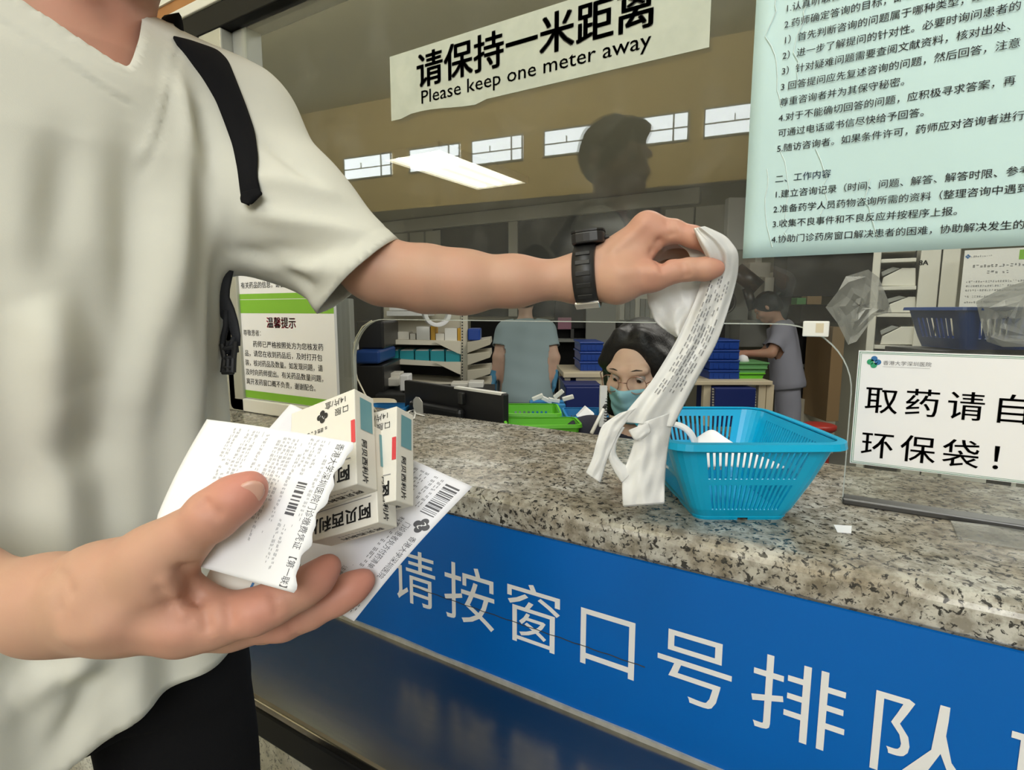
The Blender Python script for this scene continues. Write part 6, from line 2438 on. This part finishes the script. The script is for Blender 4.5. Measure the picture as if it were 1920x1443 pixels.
for k, nm in enumerate(('top', 'middle', 'bottom')):
    crate(1088, 642 + k * 18.5, 1131, 659 + k * 18.5, 3.2, 0.30, '%s blue crate of the stack left of the pharmacist' % nm, 'blue crates left of the pharmacist')
tb1 = thing('side_table', 'cream side table carrying the blue crate stack left of the pharmacist', 'table', A(*P(1095, 700, 3.2)[:2], FLZ))
vbox(1056, 698, 1150, 708, 3.12, 0.46).build('tabletop', 'cream_wood', tb1, bevel=0.004)
vbox(1080, 708, 1150, 719, 3.14, 0.03).build('apron', 'cream_wood', tb1)
for x in (1060, 1146):
    for dd in (0.02, 0.40):
        p = P(x, 708, 3.12) + HF * dd
        MB().obox(A(p[0], p[1], FLZ), RT * 0.03, HF * 0.03, ZU * (p[2] - FLZ)).build('leg', 'cream_wood', tb1)
bbx = thing('storage_box', 'deep blue storage box under the side table left of the pharmacist', 'box', P(1090, 765, 3.0))
vbox(1060, 724, 1124, 776, 3.0, 0.35).build('body', 'crate_deep', bbx, bevel=0.006)
vbox(1058, 720, 1126, 726, 2.985, 0.38).build('lid', 'crate_deep', bbx, bevel=0.004)

for k, nm in enumerate(('top', 'second', 'third', 'bottom')):
    crate(1330, 638 + k * 19, 1386, 655 + k * 19, 3.6, 0.34, '%s blue crate of the stack on the table beside the bending worker' % nm, 'blue crates beside the bending worker')
tb2 = thing('work_table', 'cream work table with stacked trays in front of the bending worker', 'table', A(*P(1390, 715, 3.6)[:2], FLZ))
p = P(1318, 715, 3.5)
mb = MB()
vbox(1300, 714, 1449, 722, 3.5, 0.75, mb)
mb.build('tabletop', 'cream_wood', tb2, bevel=0.004)
for x in (1322, 1426, 1441):
    for dd in (0.02, 0.66):
        q = P(x, 722, 3.5) + HF * dd
        MB().obox(A(q[0], q[1], FLZ), RT * 0.045, HF * 0.04, ZU * (q[2] - FLZ)).build('leg', 'cream_wood', tb2)
bb3 = thing('storage_box', 'deep blue storage box between the cream legs of the work table', 'box', P(1375, 765, 3.45))
vbox(1338, 726, 1414, 800, 3.48, 0.35).build('body', 'crate_deep', bb3, bevel=0.006)
for x in (1336, 1415):
    mb = MB()
    for i in range(9):
        vbox(x, 728 + i * 5, x + 2.4, 730.5 + i * 5, 3.475, 0.01, mb)
    mb.build('edge_notches', 'cream_metal', bb3)
for k, nm in enumerate(('top', 'middle', 'bottom')):
    m = ('tray_green_dull', 'tray_green_dull', 'tray_green')[k]
    x0, x1 = 1381 + k * 1.5, 1442 - k * 4
    t = thing('tray', '%s green tray of the stack at the bending worker\'s hands' % nm, 'tray', P(1411, 690 + k * 9, 3.62), 'green trays on the work table')
    y0 = 681 + k * 9.5
    a0, a1, b0, b1 = P(x0, y0, 3.62), P(x1, y0, 3.62), P(x0 + 4, y0 + 14, 3.62), P(x1 - 6, y0 + 14, 3.62)
    mb = MB().prism([a0, a1, b1, b0], HF * 0.24)
    mb.build('body', m, t, bevel=0.004)
    vbox(x0 - 1.5, y0 - 1.5, x1 + 1.5, y0 + 1.5, 3.61, 0.26).build('rim', m, t, bevel=0.002)
tag(MB().lathe(P(1392, 682, 3.72), (0, 0, 1), [(0, 0.03), (0.02, 0.042), (0.05, 0.03), (0.06, 0.01)], 14).build('cotton_roll', 'paper_white', None, smooth=True), 'white cotton roll on top of the green tray stack', 'roll')

# machines behind the bending worker
W = 5.1
mch = thing('pill_machine', 'white and grey counting machine behind the head of the bending worker', 'machine', P(1430, 600, W))
vbox(1430, 520, 1467, 600, W, 0.4).build('housing', 'white_paint', mch, bevel=0.008)
vbox(1405, 492, 1445, 520, W + 0.05, 0.3).build('upper_block', 'white_paint', mch, bevel=0.01)
vbox(1416, 478, 1429, 494, W + 0.08, 0.2).build('hopper', 'white_paint', mch, bevel=0.01)
vbox(1450, 510, 1461, 520, W - 0.02, 0.1).build('knob', 'box_card', mch, bevel=0.006)
MB().tube([P(1380, 506, W - 0.05), P(1422, 540, W - 0.1)], 0.075, 16).build('barrel', 'steel_dark', mch, smooth=True)
MB().tube([P(1400, 540, W - 0.2), P(1412, 580, W - 0.2)], 0.04, 12).build('spout', 'steel_dark', mch, smooth=True)
vbox(1385, 600, 1440, 650, W + .02, 0.3).build('plinth', 'grey_paint', mch)
for (x, y, r, lab) in ((1357, 566, 21, 'round dark fan disc left of the bending worker'), (1478, 583, 38, 'large round dark fan disc behind the back of the bending worker')):
    f_ = thing('fan', lab, 'fan', P(x, y + r, 4.95))
    rr_m = r / FOC * 4.95
    mb = MB()
    mb.tube([P(x, y, 4.95) + (RT * math.cos(a) + ZU * math.sin(a)) * rr_m for a in np.linspace(0, 2 * math.pi, 29)[:-1]], 0.012, 8, closed=True)
    mb.build('guard', 'steel_dark', f_, smooth=True)
    MB().lathe(P(x, y, 4.98), -HF, [(0, rr_m * 0.97), (0.02, rr_m * 0.97), (0.03, rr_m * 0.3), (0.05, rr_m * 0.2), (0.055, 0.02)], 28).build('disc', 'dark_equipment', f_, smooth=True)
    MB().obox(P(x, y + r, 5.0) - RT * 0.02 + ZU * 0.01, RT * 0.04, HF * 0.04, -ZU * (P(x, y + r, 5.0)[2] - FLZ)).build('stand', 'steel_dark', f_)
sc_ = thing('wall_cabinet', 'dark wall cabinet with grey glass doors above the right machines', 'cabinet', P(1540, 555, 4.85))
vbox(1472, 440, 1660, 555, 4.85, 0.25).build('body', 'dark_equipment', sc_)
vbox(1480, 470, 1544, 503, 4.84, 0.01).build('door', 'grey_paint', sc_)
vbox(1602, 470, 1650, 500, 4.84, 0.01).build('door', 'grey_paint', sc_)
vthing('cabinet', 'black floor cabinet right of the bending worker', 'cabinet', 1488, 606, 1549, 682, 5.0, 0.4, 'black_plastic')
vthing('cabinet', 'black lower cabinet right of the bending worker, under a grey rail', 'cabinet', 1497, 690, 1547, 745, 5.0, 0.4, 'dark_equipment')
vthing('rail', 'grey rail between the two black cabinets', 'rail', 1497, 683, 1549, 689, 4.97, 0.4, 'grey_paint')
vthing('cabinet', 'beige floor cabinet below the black ones', 'cabinet', 1488, 746, 1562, 850, 5.0, 0.4, 'cream_metal')
vthing('cupboard', 'brown wooden cupboard right of the black cabinets', 'cupboard', 1549, 612, 1572, 790, 4.6, 0.4, 'box_brown')
tag(vbox(1494, 558, 1511, 570.5, 4.76, 0.1).build('carton', 'tray_green_dull', None, bevel=0.002), 'small green carton on the dark shelf under the wall cabinet', 'box')
tag(vbox(1513, 555, 1540, 570.5, 4.76, 0.1).build('carton', 'box_brown', None, bevel=0.002), 'small brown carton beside the green one on the dark shelf', 'box')
vthing('shelf_board', 'dark shelf board under the small green and brown cartons', 'shelf', 1500, 571, 1660, 605, 4.75, 0.25, 'header_black')
rd = MB()
c = on_z(1535, 797, 0.25)
rd.lathe(P(1535, 808, 3.4), (0, 0, 1), [(0, 0.075), (0.015, 0.095), (0.04, 0.095), (0.045, 0.08)], 24)
rt_ = thing('stool', 'low red round stool behind the right rim of the blue basket', 'stool', A(*P(1535, 806, 3.4)[:2], FLZ))
rd.build('seat', 'red_plastic', rt_, smooth=True)
pz = P(1535, 808, 3.4)
for k in range(4):
    a = math.pi / 4 + k * math.pi / 2
    MB().tube([pz + A(0.06 * math.cos(a), 0.06 * math.sin(a), 0.0), A(pz[0] + 0.10 * math.cos(a), pz[1] + 0.10 * math.sin(a), FLZ)], 0.014, 8).build('leg', 'red_plastic', rt_)

# drawer rack on the right with stock, notice sheet and dark blue basket
RK = facing(1660, 2.25)
rk = thing('drawer_rack', 'white drawer rack with a small shelf label on the right behind the poster', 'rack', A(*hit(1700, 560, RK)[:2], FLZ))
for x0, x1 in ((1630, 1645), (1718, 1756), (1759, 1792)):
    vbox(x0, 440, x1, 1500, 0, 0.4, pl=RK).build('post', 'white_paint', rk, bevel=0.003)
for y in (470, 489, 540, 590, 650):
    vbox(1645, y - 3, 1718, y + 4, 0, 0.38, pl=RK, off=0.01).build('shelf_board', 'white_paint', rk, bevel=0.002)
vbox(1632, 440, 1790, 900, 0, 0.01, pl=RK, off=0.40).build('back_panel', 'dark_equipment', rk)
ru = nrm((hit(1750, 560, RK) - hit(1650, 560, RK)) * A(1, 1, 0))
lo8 = hit(1722, 497, RK) - RK[1] * 0.0008
ik = Ink(lambda a, b: lo8 + ru * a + ZU * b)
ik.line('8A', 0, 0, 0.026, 0, 0.03)
ik.build('lettering', 'ink_black', rk)
RB = (RK[0] + RK[1] * 0.03, RK[1])
for k, (x0, y0, x1, y1, nm) in enumerate(((1652, 502, 1717, 536, 'first'), (1664, 556, 1717, 586, 'second'), (1650, 612, 1717, 646, 'third'))):
    d_ = thing('drawer_bin', 'slanting white bin in the %s bay of the drawer rack' % nm, 'bin', hit((x0 + x1) / 2, y1, RB), 'white bins in the drawer rack')
    MB().prism([hit(x0, y1, RB), hit(x1, y1, RB), hit(x1, y0, RB), hit(x0 + 40, y0, RB), hit(x0 + 4, y1 - 16, RB)], RK[1] * 0.25).build('body', 'white_paint', d_, bevel=0.003)
    MB().prism([hit(x0 + 2, y1 - 18, RB), hit(x0 + 36, y0 + 1, RB), hit(x0 + 22, y0 - 2, RB), hit(x0, y1 - 26, RB)], RK[1] * 0.2).build('contents', 'grey_paint', d_, bevel=0.002)
NS = facing(1800, 1.95)
ns = thing('notice_sheet', 'white printed notice sheet with green corner behind the glass at far right', 'notice', hit(1860, 585, NS))
q = hit(1797, 585, NS)
nu = nrm((hit(1900, 585, NS) - q) * A(1, 1, 0))
hh = hit(1797, 470, NS)[2] - q[2]
ww = np.linalg.norm((hit(1945, 585, NS) - q) * A(1, 1, 0))
MB().obox(q, nu * ww, NS[1] * 0.002, ZU * hh).build('sheet', 'notice_white', ns)
ik = Ink(lambda a, b: q + nu * a + ZU * b - NS[1] * 0.0006)
ik.dashes(ww * 0.12, ww * 0.80, hh * 0.72, 0.0085, 0)
ik.dashes(ww * 0.32, ww * 0.60, hh * 0.62, 0.0085, 0)
for v in (0.48, 0.41, 0.34, 0.24, 0.15):
    ik.dashes(ww * 0.06, ww * (0.86 if v > 0.3 else 0.6), hh * v, 0.0055, 1)
ik.logo(ww * 0.05, hh * 0.9, 0.007, 2, 2, 3)
ik.dashes(ww * 0.09, ww * 0.35, hh * 0.885, 0.005, 1)
ik.rect(ww * 0.70, hh * 0.82, ww * 0.95, hh * 0.97, 4)
ik.mb.build('print', ['ink_mid', 'ink_soft', 'logo_blue', 'sign_white', 'green_print'], ns)
MB().obox(q + NS[1] * 0.004 - ZU * 0.9, nu * ww, NS[1] * 0.12, ZU * (hh + 0.9)).build('board', 'white_paint', ns)
c = on_y(1850, 655, 1.72)
nbk = basket('basket', 'dark blue slotted basket on the small shelf behind the glass at far right', 'basket', None, 'basket_navy', P(1860, 653, 1.62), RT, (0.185, 0.11), (0.15, 0.085), 0.115, 0.02, (14, 8), ((0.25, 0.75),), 0.004, False, 0.012)
shb = thing('small_shelf', 'dark board carrying the dark blue basket behind the glass', 'shelf', P(1860, 660, 1.62))
p = P(1760, 658, 1.52)
MB().obox(p, RT * 0.55, HF * 0.22, -ZU * 0.018).build('board', 'dark_equipment', shb)
MB().obox(P(1900, 658, 1.60) - ZU * 0.018, RT * 0.04, HF * 0.04, -ZU * (P(1900, 658, 1.60)[2] - 0.018 - FLZ)).build('post', 'dark_equipment', shb)


def film_sheet(label, pts, w, depthf, seed):
    r = random.Random(seed)
    cx = sum(p[0] for p in pts) / len(pts)
    cy = sum(p[1] for p in pts) / len(pts)
    n = len(pts)
    mb = MB()
    K = 5
    for k in range(K + 1):
        q = 1 - k / K * 0.98
        mb.v += [tuple(P(cx + (x - cx) * q, cy + (y - cy) * q, w + depthf(x, y) * q + r.uniform(-0.008, 0.008))) for x, y in pts]
    mb.add([], [])
    mb.f = [(k * n + i, k * n + (i + 1) % n, (k + 1) * n + (i + 1) % n, (k + 1) * n + i) for k in range(K) for i in range(n)]
    mb.mi = [0] * len(mb.f)
    return tag(mb.build('plastic_bag', 'clear_film', None, solid=0.0004), label, 'plastic bag', None)


film_sheet('clear plastic bag hanging between the cupboard and the drawer rack', [(1628, 505), (1648, 520), (1664, 560), (1672, 585), (1640, 592), (1606, 640), (1590, 646), (1570, 605), (1548, 576), (1572, 545), (1586, 518)], 2.0, lambda x, y: 0.0008 * (x - 1610), 3)
film_sheet('clear plastic bag draped over the dark blue basket at far right', [(1830, 565), (1880, 540), (1945, 520), (1950, 600), (1945, 650), (1880, 650), (1850, 640), (1838, 600)], 1.47, lambda x, y: -0.0003 * (x - 1880), 4)

# along the back wall
vthing('machine', 'long dark machine below the back windows behind the worker in pale blue', 'machine', 884, 600, 1130, 760, 5.3, 0.45, 'header_black')  # black block put in where shelving lies in shade
mn2 = thing('wall_screen', 'black wall screen with a pink sheet above the blue crate stack', 'screen', P(1075, 640, 5.0))
vbox(1040, 560, 1108, 616, 5.1, 0.05).build('panel', 'black_plastic', mn2, bevel=0.006)
vbox(1046, 595, 1071, 617, 5.09, 0.004).build('pink_sheet', 'pink_print', mn2)
vbox(1036, 636, 1112, 641, 5.0, 0.25).build('ledge', 'grey_paint', mn2)
vbox(1070, 616, 1076, 636, 5.12, 0.03).build('stem', 'steel_dark', mn2)
vbox(1098, 560, 1152, 690, 5.0, 0.05).build('side_panel', 'grey_paint', mn2)
wbk = thing('shelf_unit', 'pale shelf unit with rows of files right of the grey wall panel', 'shelf', P(1190, 600, 5.1))
vbox(1160, 556, 1250, 604, 5.15, 0.2).build('body', 'white_paint', wbk)
for k in range(9):
    vbox(1162 + k * 9.5, 560, 1170 + k * 9.5, 600, 5.13, 0.02).build('file', 'grey_paint' if k % 3 else 'white_paint', wbk)
vbox(1158, 604, 1252, 611, 5.1, 0.25).build('shelf_board', 'black_plastic', wbk)
for x_ in (1160, 1246):
    q_ = P(x_, 610, 5.12)
    MB().obox(A(q_[0], q_[1], FLZ), RT * 0.03, HF * 0.2, ZU * (q_[2] - FLZ)).build('post', 'steel_dark', wbk)
pb_ = MB().prism([P(1105, 432, 5.4), P(1150, 444, 5.4), P(1200, 452, 5.4), P(1216, 480, 5.4), P(1216, 780, 5.4), P(1105, 780, 5.4)], HF * 0.02)
tag(pb_.build('board', 'white_paint', None), 'pale board leaning in the dark back window above the watch', 'board')
bl = thing('wall_unit', 'bright white wall unit beside the left edge of the blue poster', 'wall unit', P(1378, 470, 5.2))
vbox(1362, 372, 1420, 468, 5.25, 0.10).build('body', 'sign_white', bl, bevel=0.01)
vbox(1368, 388, 1400, 393, 5.245, 0.006).build('slot', 'ink_black', bl)
vthing('machine', 'grey machine with chute behind the carrier bag', 'machine', 1300, 500, 1400, 640, 5.35, 0.3, 'grey_paint')
vthing('partition', 'dark partition wall behind the label printer at the left', 'partition', 560, 490, 722, 800, 3.3, 0.05, 'dark_equipment')
